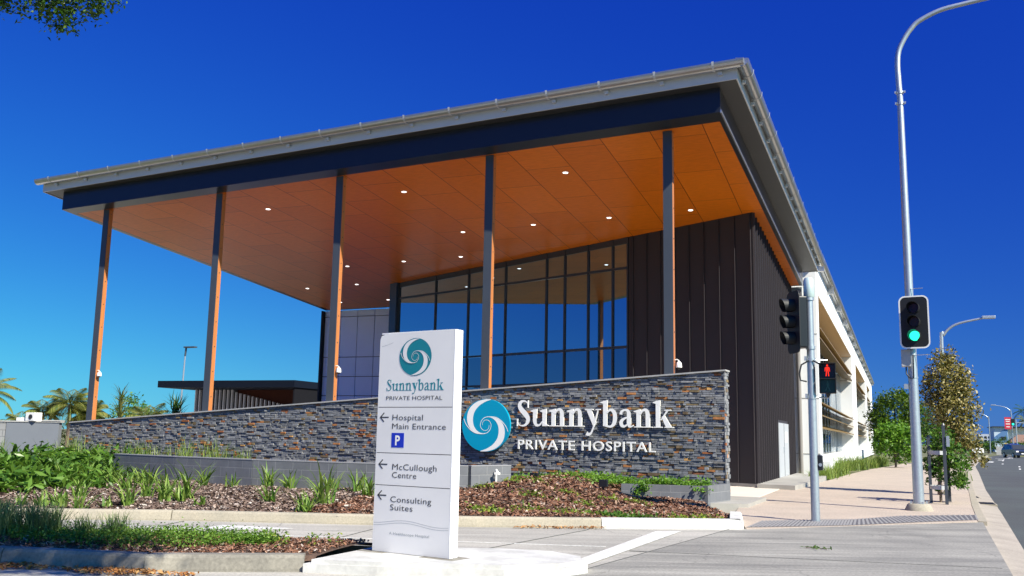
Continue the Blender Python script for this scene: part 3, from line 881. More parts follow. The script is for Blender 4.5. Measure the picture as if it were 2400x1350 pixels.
# front wall: dark corner cladding then the glass, on a line turned 21.9 degrees
DK = Vector((-3.97, 29.76)); gd = Vector((-0.9278, 0.3731)); gn = Vector((-0.3731, -0.9278))   # gd to the left, gn outwards
P = lambda s, off=0.0: DK + gd * s + gn * off
mb = MB()
mb.prism([(-3.972, 29.762), tuple(P(4.82)), tuple(P(4.82, -.2)), (-3.972, 29.98)], .12, lambda x, y: zs(x, y) - .004)
fr = mb.build('front_cladding', M['cladding'], HB)
mb = MB()
for k in range(9):
    s_ = .08 + k * .567
    a, b = P(s_ - .012, .0), P(s_ + .012, .0)
    mb.obox(a, b, .05, .14, (zs(*a) - .03, zs(*b) - .03), .018)
mb.build('seam', M['cladding'], fr)
MB().obox(P(-.02), P(4.82), .1, -.1, .12, -.04).build('plinth', M['slab'], HB)
sc = MB().add([(-4.16, 29.985, 0), (-3.97, 29.985, 0), (-3.97, 41.2, 0), (-4.16, 41.2, 0), (-4.16, 29.985, zs(-4, 29.985) - .004), (-3.97, 29.985, zs(-4, 29.985) - .004), (-3.97, 41.2, zs(-4, 41.2) - .004), (-4.16, 41.2, zs(-4, 41.2) - .004)],
              [(3, 2, 1, 0), (4, 5, 6, 7), (0, 1, 5, 4), (1, 2, 6, 5), (2, 3, 7, 6), (3, 0, 4, 7)]).build('side_cladding', M['cladding'], HB)
mb = MB()
for k in range(21):
    y = 29.80 + k * .55
    if y > 41: break
    z0 = 0.12 if not (35.15 < y < 38.6) else 2.16
    mb.add([(-3.97, y - .025, z0), (-3.900, y - .022, z0), (-3.900, y + .022, z0), (-3.97, y + .025, z0)] + [(a_, b_, zs(-4, y) - .02) for a_, b_ in ((-3.97, y - .025), (-3.900, y - .022), (-3.900, y + .022), (-3.97, y + .025))],
           [(0, 1, 5, 4), (1, 2, 6, 5), (2, 3, 7, 6), (4, 5, 6, 7), (3, 2, 1, 0)])
mb.build('seam', M['cladding'], sc)
dr = MB().box(-3.972, -3.93, 35.25, 38.45, .13, 2.06).build('side_door', M['door_grey'], HB)
MB().box(-3.934, -3.922, 36.83, 36.86, .14, 2.05).build('door_joint', M['black_matte'], dr)
MB().box(-3.932, -3.89, 36.55, 36.62, 1.0, 1.2).build('handle', M['zinc'], dr)
MB().box(-3.932, -3.925, 37.2, 37.9, 1.35, 1.75).build('notice', M['white_paint'], dr)

# curtain wall
cw = MB()
zt = lambda s: zs(*P(s)) - .004
S_ = [4.86, 5.52, 6.63, 7.74, 8.64, 10.78, 12.88, 14.87, 17.3]
ZR = [0.1, 2.05, 3.32, 4.51, 7.27]
for s_ in S_:
    a, b = P(s_ - .028, .0), P(s_ + .028, .0)
    cw.obox(a, b, .07, 0.0, (zt(s_), zt(s_)), .0)
for z in ZR:
    for s0, s1 in zip(S_[:-1], S_[1:]):
        cw.obox(P(s0 + .03), P(s1 - .03), .06, z - .04, z + .04, -.004)
for s0, s1 in zip(S_[:-1], S_[1:]):
    cw.obox(P(s0 + .03), P(s1 - .03), .06, (zt(s0) - .22, zt(s1) - .22), (zt(s0), zt(s1)), -.02)
cwo = cw.build('curtain_wall_frame', M['frame'], HB)
cp = MB(); cp.obox(P(17.34), P(17.78), .25, 0, (zt(17.3), zt(17.78)), 0); cp.build('corner_post', pm('blue_black_post', (0.03, 0.05, 0.09), .3), HB)
for s0, s1 in zip(S_[:-1], S_[1:]):
    for i in range(5):
        z0 = ZR[i] + .05
        z1 = (ZR[i + 1] - .05,) * 2 if i < 4 else (zt(s0) - .22, zt(s1) - .22)
        m_ = MB(); a, b = P(s0 + .036, -.02), P(s1 - .036, -.02)
        m_.add([(a.x, a.y, z0), (b.x, b.y, z0), (b.x, b.y, z1[1]), (a.x, a.y, z1[0])], [(0, 1, 2, 3)])
        m_.build('pane', M['glass'] if i >= 3 else M['glass_low'], cwo)
# what lies behind the glass: floors, back wall, gallery balustrade
mb = MB()
inner = pm('interior_wall', (0.35, 0.36, 0.38), .7)
mb.obox(P(4.0, -7), P(19, -7), .2, 0, 7.6)
mb.obox(P(4.4, -.4), P(4.4, -7), .2, 0, 7.6)
mb.build('interior_wall', inner, HB)
mb = MB()
q = [P(4.6, -2.2), P(17.2, -2.2), P(17.2, -6.8), P(4.6, -6.8)]
mb.prism([(p.x, p.y) for p in q], 3.6, 3.85)
mb.prism([(p.x, p.y) for p in [P(4.6, -.4), P(17.2, -.4), P(17.2, -6.8), P(4.6, -6.8)]], 7.62, 7.72)
mb.build('interior_floor', inner, HB)
mb = MB()
for k in range(9):
    a = P(8.6 + k * .62, -2.3); mb.tube([(a.x, a.y, 3.85), (a.x, a.y, 4.95)], .03, 6)
a, b = P(8.5, -2.3), P(13.8, -2.3); mb.tube([(a.x, a.y, 4.95), (b.x, b.y, 4.95)], .03, 6)
mb.build('gallery_rail', M['white_paint'], HB)
for s_, d_ in ((6, -1.6), (8.2, -2.4), (9.6, -1.4), (11.4, -2.6), (12.6, -1.5), (14.2, -2.2), (15.6, -1.4), (15.4, -3.6), (11.0, -4.4), (7.4, -4.0)):
    a = P(s_, d_); MB().tube([(a.x, a.y, 7.6), (a.x, a.y, 7.58)], .11, 12).build('interior_light', M['lamp_inside'], HB)
a, b = P(12.3, -3.5), P(11.2, -3.5); MB().obox(a, b, .12, 6.5, 6.56).build('interior_light', M['lamp_inside'], HB)
mb = MB()
for k in range(6):
    a = P(5.5 + k * 2.1, -5.5); mb.tube([(a.x, a.y, 0), (a.x, a.y, 7.6)], .16, 10)
mb.build('interior_post', inner, HB)
# roof side wall & pale panel wall at the back left
mb = MB()
panel = pm('pale_blue_grey_panel', (0.74, 0.83, 0.95), 0.32, spec=0.6, var=0.05)
tx = [-27.05, -26.1, -25.12, -24.13, -23.15, -22.15, -21.15, -20.1]
tz = [-.05, 1.2, 2.25, 3.26, 4.22, 5.2, 7.26]
for x0, x1 in zip(tx[:-1], tx[1:]):
    for z0, z1 in zip(tz[:-1], tz[1:]): mb.box(x0 + .018, x1 - .018, 41.25, 41.40, z0 + .018, z1 - .018)
    mb.box(x0 + .018, x1 - .018, 41.25, 41.40, 7.278, zs((x0 + x1) / 2, 41.4) - .02)
mb.build('panel_wall', panel, HB)
MB().box(-27.04, -20.1, 41.38, 41.6, 0, zs(-25, 41.6) - .02).build('panel_backing', M['black_matte'], HB)
MB().box(-27.13, -27.06, 41.0, 41.6, 0, zs(-27, 41.6) - .01).build('corner_trim', M['black_matte'], HB)
a = P(17.78); mb = MB(); mb.obox((a.x, a.y), (-20.2, 41.3), .2, 0, (zs(a.x, a.y) - .01, zs(-20, 41.3) - .01)); mb.build('return_wall', M['cladding'], HB)

# security cameras on the columns
for (x, y, z, lb) in ((-24.16, 23.7, 3.15, 'white dome security camera on the far left column'), (-14.65, 23.0, 3.15, 'white dome security camera on the middle canopy column'),
                      (-4.865, 22.4, 3.15, 'white dome security camera on the right column, just above the stone wall')):
    s_ = thing('security_camera', (x, y, z), lb, 'security camera', 'security cameras on the canopy columns')
    MB().tube([(x, y, z + .12), (x + .05, y, z + .13), (x + .10, y, z + .10), (x + .10, y, z + .05)], .012, 8).build('bracket', M['white_paint'], s_)
    MB().tube([(x + .1, y, z + .08), (x + .1, y, z + .05), (x + .1, y, z - .04), (x + .1, y, z - .06)], [.03, .058, .072, .072], 14).build('housing', M['white_paint'], s_, True)
    MB().sphere((x + .1, y, z - .06), .05, sz=.9).build('dome', M['black'], s_, True)

# ------------------------------------------------------------------ white wing along the street
WG = thing('hospital_wing', (-4, 42, 0), 'long white hospital wing with timber sunshades along the street, behind the traffic signal', 'building')
wz = lambda y: 7.75 + (y - 42) * .006
YB = [(43.0, 74.5), (82.0, 106.0), (111.0, 124.0)]     # bays
mb = MB()
mb.box(-16, -4.55, 41.75, 134, -.1, 9.0)
ys = [41.75] + [v for b in YB for v in b] + [134]
for y0, y1 in zip(ys[0::2], ys[1::2]): mb.box(-4.55, -3.0, y0, y1, 0.004 if y0 < 50 else 0.0, 7.75)
mb.box(-4.55, -3.0, 41.75, 134, 7.752, 9.05)
for y0, y1 in YB: mb.box(-4.55, -3.05, y0 + .003, y1 - .003, 0, .75)
mb.build('wall', M['white_wall'], WG)
mb = MB()
for y in (41.74,):
    for z in (3.2, 0.9, 5.9): mb.box(-4.3, -3.0, y - .004, y + .002, z, z + .025)
for y in (78.5, 108.5, 128.0): mb.box(-3.005, -2.996, y, y + .05, 0, 7.7)
for y0, y1 in YB:
    for z in (3.2, 5.9): mb.box(-4.5, -3.0, y1 - .004, y1 + .001, z, z + .04)
mb.build('joint', M['slab'], WG)
wg = glass_mat('wing_glass', (.35, .45, .55), .25)
for y0, y1 in YB:
    w = MB().box(-3.90, -3.84, y0, y1, .75, 7.74).build('window', M['frame'], WG)
    n_ = max(4, int((y1 - y0) / 2.6)); st = (y1 - y0) / n_
    for k in range(n_):
        for z0, z1 in ((.85, 3.1), (3.2, 5.4), (5.5, 7.4)):
            MB().add([(-3.83, y0 + k * st + .08, z0), (-3.83, y0 + (k + 1) * st - .08, z0), (-3.83, y0 + (k + 1) * st - .08, z1), (-3.83, y0 + k * st + .08, z1)], [(0, 1, 2, 3)]).build('pane', wg, w)
    # timber-lined head soffit and sunshade blades
    MB().add([(-3.82, y0, 7.66), (-3.01, y0, 7.70), (-3.01, y1, 7.70), (-3.82, y1, 7.66)], [(0, 1, 2, 3)]).build('head_soffit', pm('pale_timber', (.55, .38, .2), .5), WG)
    for z in (1.95, 2.5, 3.05, 5.85, 6.3):
        mb = MB()
        a = [(-3.7, z + .26), (-2.96, z), (-2.96, z + .05), (-3.7, z + .31)]
        mb.add([(x, y0 + .05, q_) for x, q_ in a] + [(x, y1 - .05, q_) for x, q_ in a], [(0, 1, 5, 4), (1, 2, 6, 5), (2, 3, 7, 6), (3, 0, 4, 7), (3, 2, 1, 0), (4, 5, 6, 7)])
        mb.build('sunshade_blade', pm('bronze_blade', (.24, .16, .06), .45, metal=.2), WG)
    mb = MB()
    nf_ = int((y1 - y0) / 2.2)
    for k in range(nf_): mb.box(-3.83, -3.80, y0 + (k + .5) * 2.2, y0 + (k + .5) * 2.2 + .05, .75, 7.6)
    mb.build('sunshade_post', M['zinc'], WG)
    mb = MB(); yy = y0 + (y1 - y0) * .6
    while yy < y1 - .3: mb.box(-3.835, -3.80, yy, yy + .04, .76, 6.1); yy += 1.3
    mb.build('white_fin', M['white_wall'], WG)
MB().box(-16, -2.85, 41.5, 134.6, 9.06, 9.3).build('roof', M['gutter'], WG)
g = MB().tube([(-2.78, 41.4, 9.22), (-2.78, 134.6, 9.22)], .14, 10).build('gutter', M['gutter'], WG, True)
for k in range(14):
    y = 42.5 + k * 6.8
    MB().box(-2.99, -2.7, y, y + .25, 8.72, 9.1).build('gutter_bracket', M['gutter'], g)
dp = MB().tube([(-3.78, 41.62, .1), (-3.78, 41.62, 7.4), (-3.72, 41.58, 7.75)], .09, 10).build('downpipe', pm('brown_grey_pipe', (.30, .27, .25), .4, metal=.3), WG, True)
MB().box(-3.98, -3.55, 41.5, 41.74, 7.4, 7.9).build('rain_head', M['gutter'], WG)
# white planter box in front of the first bay
MB().box(-3.0, -2.62, 41.7, 52.0, -.1, .62).build('planter_wall', M['white_wall'], WG)

# ------------------------------------------------------------------ stone wall
A0, B0 = Vector((-3.62, 21.86)), Vector((-24.6, 23.22))
ud = (B0 - A0).normalized(); LW = (B0 - A0).length; un = Vector((ud.y, -ud.x))
if un.y > 0: un = -un
ztop = lambda s: 2.99 + (1.60 - 2.99) * s / LW
SW = thing('stone_wall', (-3.62, 21.86, 0), 'long sloping stacked slate wall with rust coloured stones carrying the hospital sign', 'stone wall')
Q = lambda s, off=0.0: A0 + ud * s + un * off
mb = MB()
a, b = Q(.02, -.16), Q(LW - .02, -.16)
mb.obox((a.x, a.y), (b.x, b.y), .30, -.2, (ztop(0) - .04, ztop(LW) - .04))
mb.build('core', M['black_matte'], SW)
mb = MB()
z = -0.1; row = 0
while z < 3.0:
    h = random.choice([.03, .04, .045, .05, .055, .065]); s_ = -.01
    while s_ < LW:
        l_ = random.choice([.07, .10, .13, .16, .20, .27]) * random.uniform(.85, 1.15)
        e_ = min(s_ + l_, LW + .01)
        if LW - e_ < .08: e_ = LW + .01
        top = min(z + h - .004, ztop((s_ + e_) / 2) - .01)
        if top - z > .015 and (z + h > .1):
            pr_ = random.choice([.004, .008, .012, .018, .026, .036]); tl = random.uniform(-.006, .006)
            a, b = Q(s_ + .002, -.015), Q(e_ - .002, -.015); a2, b2 = Q(s_ + .004, pr_ + tl), Q(e_ - .004, pr_ - tl)
            dz = random.uniform(-.004, .004)
            vs = [(a.x, a.y, z), (b.x, b.y, z), (b.x, b.y, top), (a.x, a.y, top), (a2.x, a2.y, z + .003), (b2.x, b2.y, z + .003 + dz), (b2.x, b2.y, top - .003 + dz), (a2.x, a2.y, top - .003)]
            mb.add(vs, [(4, 7, 6, 5), (0, 4, 5, 1), (1, 5, 6, 2), (2, 6, 7, 3), (3, 7, 4, 0)])
        s_ = e_
    z += h; row += 1
z = -.1
while z < 2.97:      # the right end of the wall
    h = random.choice([.05, .062, .075, .09]); x_ = -.33
    while x_ < .02:
        l_ = random.uniform(.1, .2); e_ = min(x_ + l_, .03); pr_ = random.uniform(.005, .04)
        top = min(z + h - .004, 2.95)
        a, b = Q(0, x_), Q(0, e_); c_, d_ = Q(-pr_, x_), Q(-pr_, e_)
        if top > z + .01:
            mb.add([(a.x, a.y, z), (b.x, b.y, z), (b.x, b.y, top), (a.x, a.y, top), (c_.x, c_.y, z), (d_.x, d_.y, z), (d_.x, d_.y, top), (c_.x, c_.y, top)], [(4, 5, 6, 7), (0, 1, 5, 4), (1, 2, 6, 5), (2, 3, 7, 6), (3, 0, 4, 7)])
        x_ = e_
    z += h
mb.build('stone_cladding', M['stone'], SW)
mb = MB(); a, b = Q(-.05, -.14), Q(LW, -.14)
mb.obox((a.x, a.y), (b.x, b.y), .42, (ztop(0) - .035, ztop(LW) - .035), (ztop(0), ztop(LW)))
mb.build('coping', M['coping'], SW)


# ------------------------------------------------------------------ lettering and emblem
class Pl:
    """a plane to letter on: origin, right, normal (towards the reader)"""
    def __init__(s, o, right, normal):
        s.o = Vector(o); s.r = Vector(right).normalized(); s.n = Vector(normal).normalized(); s.u = Vector((0, 0, 1))
    def p(s, x, z, d=0): return s.o + s.r * x + s.u * z + s.n * d


def plate(mb, pl, poly, d0, d1):
    """polygon (x,z) extruded from depth d0 to d1"""
    n = len(poly)
    area = sum(poly[i][0] * poly[(i + 1) % n][1] - poly[(i + 1) % n][0] * poly[i][1] for i in range(n))
    if area < 0: poly = poly[::-1]
    tris = tessellate_polygon([[Vector((p[0], p[1], 0)) for p in poly]])
    vs = [pl.p(x, z, d0) for x, z in poly] + [pl.p(x, z, d1) for x, z in poly]
    fs = []
    for a, b, c in tris:
        q = (poly[b][0] - poly[a][0]) * (poly[c][1] - poly[a][1]) - (poly[c][0] - poly[a][0]) * (poly[b][1] - poly[a][1])
        if q < 0: b, c = c, b
        fs.append((a + n, b + n, c + n))
    fs += [(i, (i + 1) % n, (i + 1) % n + n, i + n) for i in range(n)]
    mb.add(vs, fs)


def smooth_path(pts, k=6):
    """Catmull-Rom through (x, z, w)"""
    P_ = [np.array(p, float) for p in pts]; out = []
    for i in range(len(P_) - 1):
        p0, p1, p2, p3 = P_[max(i - 1, 0)], P_[i], P_[i + 1], P_[min(i + 2, len(P_) - 1)]
        for t in np.arange(k) / k:
            out.append(.5 * (2 * p1 + (p2 - p0) * t + (2 * p0 - 5 * p1 + 4 * p2 - p3) * t * t + (3 * p1 - p0 - 3 * p2 + p3) * t ** 3))
    out.append(P_[-1]); return out


def ribbon(pts, k=6):
    q = smooth_path(pts, k); L_, R_ = [], []
    for i, p in enumerate(q):
        a, b = q[max(i - 1, 0)], q[min(i + 1, len(q) - 1)]
        d = np.array([b[0] - a[0], b[1] - a[1]]); d /= max(np.hypot(*d), 1e-9)
        w = max(p[2], .002) / 2
        L_.append((p[0] - d[1] * w, p[1] + d[0] * w)); R_.append((p[0] + d[1] * w, p[1] - d[0] * w))
    return L_, R_


def ribbon_plate(mb, pl, pts, d0, d1, T, k=6):
    L_, R_ = ribbon(pts, k)
    for i in range(len(L_) - 1):
        quad = [T(*L_[i]), T(*R_[i]), T(*R_[i + 1]), T(*L_[i + 1])]
        vs = [pl.p(x, z, d0) for x, z in quad] + [pl.p(x, z, d1) for x, z in quad]
        mb.add(vs, [(4, 5, 6, 7), (0, 1, 5, 4), (2, 3, 7, 6)] + ([(3, 0, 4, 7)] if i == 0 else []) + ([(1, 2, 6, 5)] if i == len(L_) - 2 else []))


# serif capitals and small letters: pieces in units of the x-height, baseline 0. ('p', polygon) or ('r', ribbon)
WS = 1.0
def stem(x, y0, y1, w=.29): return ('s', [(x, y0), (x + w, y0), (x + w, y1), (x, y1)])
def serif(x0, x1, y, h=.055): return ('p', [(x0, y), (x1, y), (x1 - .03, y + h), (x0 + .03, y + h)])
def flag(x, y, w=.29, l=.15): return ('p', [(x - l, y - .09), (x - l, y - .13), (x + .02, y - .17), (x + w, y - .3), (x + w, y + .02), (x + w - .06, y + .02)])


ARCH = [(.40, .70, .07), (.52, .90, .12), (.68, .965, .17), (.80, .88, .25), (.85, .70, .29), (.85, .5, .29)]
GL = {
    'S': ([('r', [(.80, 1.12, .05), (.74, 1.34, .06), (.55, 1.44, .09), (.34, 1.39, .2), (.23, 1.19, .27), (.34, .97, .33), (.56, .76, .36), (.76, .54, .33), (.82, .32, .27), (.68, .09, .17), (.45, .015, .09), (.22, .08, .06), (.10, .36, .05)]),
           ('p', [(.765, 1.05), (.83, 1.05), (.835, 1.49), (.77, 1.47)]), ('p', [(.06, -.02), (.125, -.02), (.135, .40), (.06, .40)])], .98),
    'u': ([stem(.15, .45, .96), flag(.15, .97, .29, .15), ('r', [(.295, .55, .29), (.30, .28, .28), (.38, .09, .2), (.54, .045, .13), (.68, .12, .10), (.80, .28, .06)]),
           stem(.78, 0.02, .96), flag(.78, .97, .29, .15), ('p', [(.80, 0), (1.22, .02), (1.20, .065), (1.05, .12), (.80, .25)])], 1.24),
    'n': ([stem(.14, .02, .9), flag(.14, .98, .29, .15), serif(.0, .56, 0), ('r', ARCH), stem(.705, .02, .52), serif(.57, 1.13, 0)], 1.17),
    'y': ([('p', [(.08, .97), (.40, .97), (.72, .22), (.56, -.04)]), ('p', [(.80, .97), (.875, .97), (.60, .02), (.52, .06)]), ('r', [(.585, .12, .09), (.50, -.14, .10), (.38, -.36, .13), (.22, -.42, .2), (.10, -.36, .24)]),
           serif(-.02, .54, .945), serif(.66, 1.0, .945)], .98),
    'b': ([stem(.15, .05, 1.46), flag(.15, 1.47, .29, .16), ('r', [(.40, .74, .07), (.54, .92, .12), (.72, .94, .19), (.88, .78, .27), (.92, .50, .30), (.86, .22, .26), (.70, .05, .16), (.50, .035, .11), (.30, .10, .16)])], 1.12),
    'a': ([('r', [(.16, .70, .22), (.20, .86, .16), (.40, .95, .11), (.58, .90, .2), (.65, .72, .28), (.65, .45, .29)]), stem(.505, .16, .52), ('r', [(.60, .56, .07), (.38, .48, .12), (.20, .34, .22), (.19, .16, .25), (.32, .05, .16), (.48, .10, .09), (.60, .24, .06)]),
           ('r', [(.655, .24, .29), (.68, .09, .22), (.78, .04, .1), (.92, .10, .06)])], .95),
    'k': ([stem(.14, .02, 1.46), flag(.14, 1.47, .29, .16), serif(.0, .57, 0), ('p', [(.42, .40), (.50, .40), (.92, .93), (.80, .93)]), ('p', [(.50, .58), (.68, .68), (1.10, .04), (.76, .04)]), serif(.66, 1.24, 0), serif(.66, 1.08, .925)], 1.22),
}


def serif_word(mb, pl, word, x, z, xh, width, d0, d1, ws=1.0):
    tot = sum(GL[c][1] for c in word); k = width / tot; cx = 0
    for c in word:
        pcs, adv = GL[c]
        for i, (kind, dat) in enumerate(pcs):
            e = d1 + i * .0009 * min(1, (d1 - d0) * 50)
            T = lambda a, b, cx=cx: (x + (cx + a) * k, z + b * xh)
            if kind == 's':
                m_ = (dat[0][0] + dat[1][0]) / 2; dat = [(m_ + (q[0] - m_) * ws, q[1]) for q in dat]
            if kind == 'r': ribbon_plate(mb, pl, [(q[0], q[1], q[2] * (ws if q[2] > .12 else 1)) for q in dat], d0, e, T)
            else: plate(mb, pl, [T(*q) for q in dat], d0, e)
        cx += adv


def sans(body, pl, x, z, cap, width, depth0, depth1, mat, name, parent, weight=0.0, spacing=1.0):
    c = bpy.data.curves.new('lettering', 'FONT'); c.body = body; c.size = 1; c.space_character = spacing; c.offset = weight; c.resolution_u = 3
    o = bpy.data.objects.new('lettering', c); COL.objects.link(o)
    dg = bpy.context.evaluated_depsgraph_get(); me = o.evaluated_get(dg).to_mesh()
    V = np.array([v.co[:] for v in me.vertices]); F = [tuple(p.vertices) for p in me.polygons]
    o.evaluated_get(dg).to_mesh_clear()
    bpy.data.objects.remove(o); bpy.data.curves.remove(c)
    x0, x1 = V[:, 0].min(), V[:, 0].max(); sx = (width / (x1 - x0)) if width else cap / .728
    sz = cap / .728
    # one mesh per word: front faces plus side walls along the outline
    n = len(V); par = list(range(n))
    def find(i):
        while par[i] != i: par[i] = par[par[i]]; i = par[i]
        return i
    for f in F:
        for i in f[1:]: par[find(i)] = find(f[0])
    comp = {}
    for i in range(n): comp.setdefault(find(i), []).append(i)
    iv = sorted((V[c, 0].min(), V[c, 0].max(), c) for c in comp.values())
    words, end = [], -9
    for lo, hi, c in iv:
        if lo - end > .2 * spacing: words.append([])
        words[-1] += c; end = max(end, hi)
    P2 = [(x + (v[0] - x0) * sx, z + v[1] * sz) for v in V]
    o = None
    for wd in words:
        ix = {i: k for k, i in enumerate(wd)}; m_ = len(wd)
        Fw = [tuple(ix[i] for i in f) for f in F if f[0] in ix]
        ed = {}
        for f in Fw:
            for i in range(len(f)): ed[(f[i], f[(i + 1) % len(f)])] = 1
        vs = [pl.p(*P2[i], depth1) for i in wd]; fs = list(Fw)
        if depth1 - depth0 > .004:
            vs += [pl.p(*P2[i], depth0) for i in wd]; fs += [(b, a, a + m_, b + m_) for (a, b) in ed if (b, a) not in ed]
        o = MB().add(vs, fs).build(name, mat, parent)
    return o


LOGO_A = [(.20, .985, .02), (-.08, .93, .10), (-.38, .79, .19), (-.60, .55, .25), (-.67, .25, .255), (-.61, -.02, .21), (-.46, -.20, .13), (-.27, -.30, .06), (-.08, -.32, .028), (.09, -.27, .022), (.20, -.13, .02), (.22, .04, .02), (.13, .17, .018), (-.01, .20, .016), (-.12, .12, .014), (-.14, 0, .012)]
LOGO_B = [(-.93, .24, .02), (-.84, .04, .028), (-.66, -.16, .032), (-.45, -.29, .028), (-.22, -.33, .02), (-.02, -.32, .02)]


def emblem(pl, x, z, rx, rz, d0, d1, disc, arms, parent, rim=None):
    N = 56
    mb = MB(); plate(mb, pl, [(x + rx * math.cos(2 * math.pi * k / N), z + rz * math.sin(2 * math.pi * k / N)) for k in range(N)], d0, d1)
    ds = mb.build('logo_disc', disc, parent)
    e = .0025
    for sg in (1, -1):
        mb = MB()
        T = lambda a, b: (x + rx * a * sg, z + rz * b * sg)
        ribbon_plate(mb, pl, LOGO_A, d1 + .0005, d1 + e + .0006 * sg, T, 5)
        ribbon_plate(mb, pl, LOGO_B, d1 + .0005, d1 + e + .0014 + .0006 * sg, T, 5)
        mb.build('swirl', arms, ds)
    return ds


wp = Pl((A0.x, A0.y, 0), (-ud.x, -ud.y, 0), (un.x, un.y, 0))       # stone wall plane, x measured from the right end, negative to the left
HS = thing('hospital_sign', (-6.8, 22.0, 1.1), 'raised white letters Sunnybank PRIVATE HOSPITAL and round teal swirl emblem on the slate wall', 'wall sign')
emblem(wp, -6.0, 1.665, .675, .655, .05, .125, M['teal'], M['white_paint'], HS)
mb = MB(); serif_word(mb, wp, 'Sunnybank', -5.18, 1.66, .425, 4.02, .055, .085, .88); mb.build('lettering', M['white_paint'], HS)
sans('PRIVATE HOSPITAL', wp, -5.12, 1.10, .235, 3.52, .055, .08, M['white_paint'], 'lettering', HS, .008, 1.12)

# ------------------------------------------------------------------ low block walls
def uvwall(name, pts, z0, z1, w, mat, parent=None, capmat=None):
    """blockwork wall along a polyline with UVs in metres"""
    V, F, UV = [], [], []
    s_ = 0
    for a, b in zip(pts[:-1], pts[1:]):
        a = Vector(a); b = Vector(b); d = (b - a).normalized(); n = Vector((-d.y, d.x)) * w / 2; l_ = (b - a).length
        p = [a - n, b - n, b + n, a + n]; k = len(V)
        V += [(q.x, q.y, z0) for q in p] + [(q.x, q.y, z1) for q in p]
        H = z1 - z0
        for f, uv in (((0, 1, 5, 4), [(s_, 0), (s_ + l_, 0), (s_ + l_, H), (s_, H)]), ((2, 3, 7, 6), [(s_ + l_, 0), (s_, 0), (s_, H), (s_ + l_, H)]),
                      ((4, 5, 6, 7), [(s_, H - .1)] * 4), ((1, 2, 6, 5), [(0, 0), (w, 0), (w, H), (0, H)]), ((3, 0, 4, 7), [(0, 0), (w, 0), (w, H), (0, H)])):
            F.append(tuple(k + i for i in f)); UV += uv
        s_ += l_
    me = bpy.data.meshes.new(name); o0 = ORG[parent.name] if parent else Vector((0, 0, 0))
    me.from_pydata([Vector(v) - o0 for v in V], [], F)
    u = me.uv_layers.new(name='UVMap')
    for i, c in enumerate(UV): u.data[i].uv = c
    return link_mesh(name, me, mat, parent)


RW = thing('block_wall', (-12, 16.7, 0), 'low charcoal painted block retaining wall behind the strappy plants', 'retaining wall')
blk = [(-17.0, 17.5), (-14.7, 16.95), (-12.4, 16.6), (-10.4, 16.62), (-9.2, 16.7), (-8.3, 16.65), (-7.72, 16.95), (-7.3, 17.95)]
uvwall('blockwork', blk, -.15, .81, .19, M['block_dark'], RW)
mb = MB()
for a, b in zip(blk[:-1], blk[1:]): mb.obox(a, b, .2, .812, .832)
mb.build('capping', pm('grey_capping', (.26, .26, .27), .7), RW)
tp = thing('garden_tap', (-7.32, 17.5, .5), 'small white garden tap pipe fixed to the end of the block wall', 'tap')
MB().tube([(-7.36, 17.5, .3), (-7.36, 17.5, .68), (-7.33, 17.44, .74), (-7.28, 17.38, .70)], .022, 8).build('pipe', M['white_paint'], tp, True)
MB().box(-7.33, -7.24, 17.33, 17.42, .66, .7).build('handle', M['white_paint'], tp)

PW = thing('planter_wall', (-4.6, 20.4, 0), 'short grey block planter with green creeper at the right end of the slate wall', 'planter')
uvwall('blockwork', [(-5.55, 20.15), (-3.86, 20.42)], -.1, .44, .14, M['block_dark'], PW)
uvwall('side_wall', [(-3.80, 20.36), (-3.56, 21.75)], -.1, .45, .12, M['block_dark'], PW)
MB().prism([(-5.5, 20.3), (-3.95, 20.5), (-3.75, 21.75), (-5.4, 21.8)], 0, .40).build('soil', M['mulch_bed'], PW)

PB = thing('pale_wall', (-26, 22, 0), 'pale grey block wall at the far left with a white box on top', 'block wall')
uvwall('blockwork', [(-31.5, 19.85), (-26.0, 22.06)], -.1, 1.56, .2, M['block_pale'], PB)
uvwall('blockwork', [(-25.98, 22.07), (-24.45, 22.69)], -.1, 1.56, .21, pm('shade_toned_render', (.18, .195, .22), .6, var=.1), PB)  # smooth render, its colour darkened for the weaker sunlight on this stretch
mb = MB(); mb.obox((-31.5, 19.85), (-24.4, 22.71), .26, 1.562, 1.60); mb.obox((-24.95, 22.49), (-24.4, 22.71), .3, 1.602, 1.64)
mb.build('coping', M['coping'], PB)
bx = thing('meter_box', (-25.25, 22.36, 1.6), 'white box with a round dial on the pale block wall', 'box')
MB().box(-25.42, -25.05, 22.2, 22.5, 1.60, 1.86, .012).build('case', M['white_paint'], bx)
MB().tube([(-25.2, 22.20, 1.73), (-25.2, 22.185, 1.73)], .075, 14).build('dial', M['ink'], bx)
MB().box(-25.75, -25.55, 22.15, 22.32, 1.60, 1.70, .01).build('side_box', M['white_paint'], bx)
gb = thing('garden_box', (-11.8, 15.8, .15), 'flat dark grey service box on the mulch before the block wall', 'service box')
MB().obox((-12.0, 15.5), (-11.58, 15.95), .5, .1, .27).build('body', M['block_dark'], gb)
mb = MB(); mb.obox((-12.02, 15.48), (-11.56, 15.97), .54, .272, .30); mb.build('lid', M['steel_dark'], gb)
for (x, y, z, lb) in ((-7.35, 19.6, .50, 'small black garden floodlight on top of the mulch mound'), (-5.7, 19.3, .42, 'small black garden floodlight beside the green creeper')):
    f = thing('floodlight', (x, y, z), lb, 'floodlight', 'garden floodlights')
    MB().box(x - .09, x + .09, y - .05, y + .06, z - .02, z + .13, .012).build('body', M['black'], f)
    MB().tube([(x, y, z - .35), (x, y, z)], .025, 6).build('spike', M['black'], f)
    MB().box(x - .075, x + .075, y + .061, y + .067, z + .0, z + .115).build('lens', M['zinc'], f)

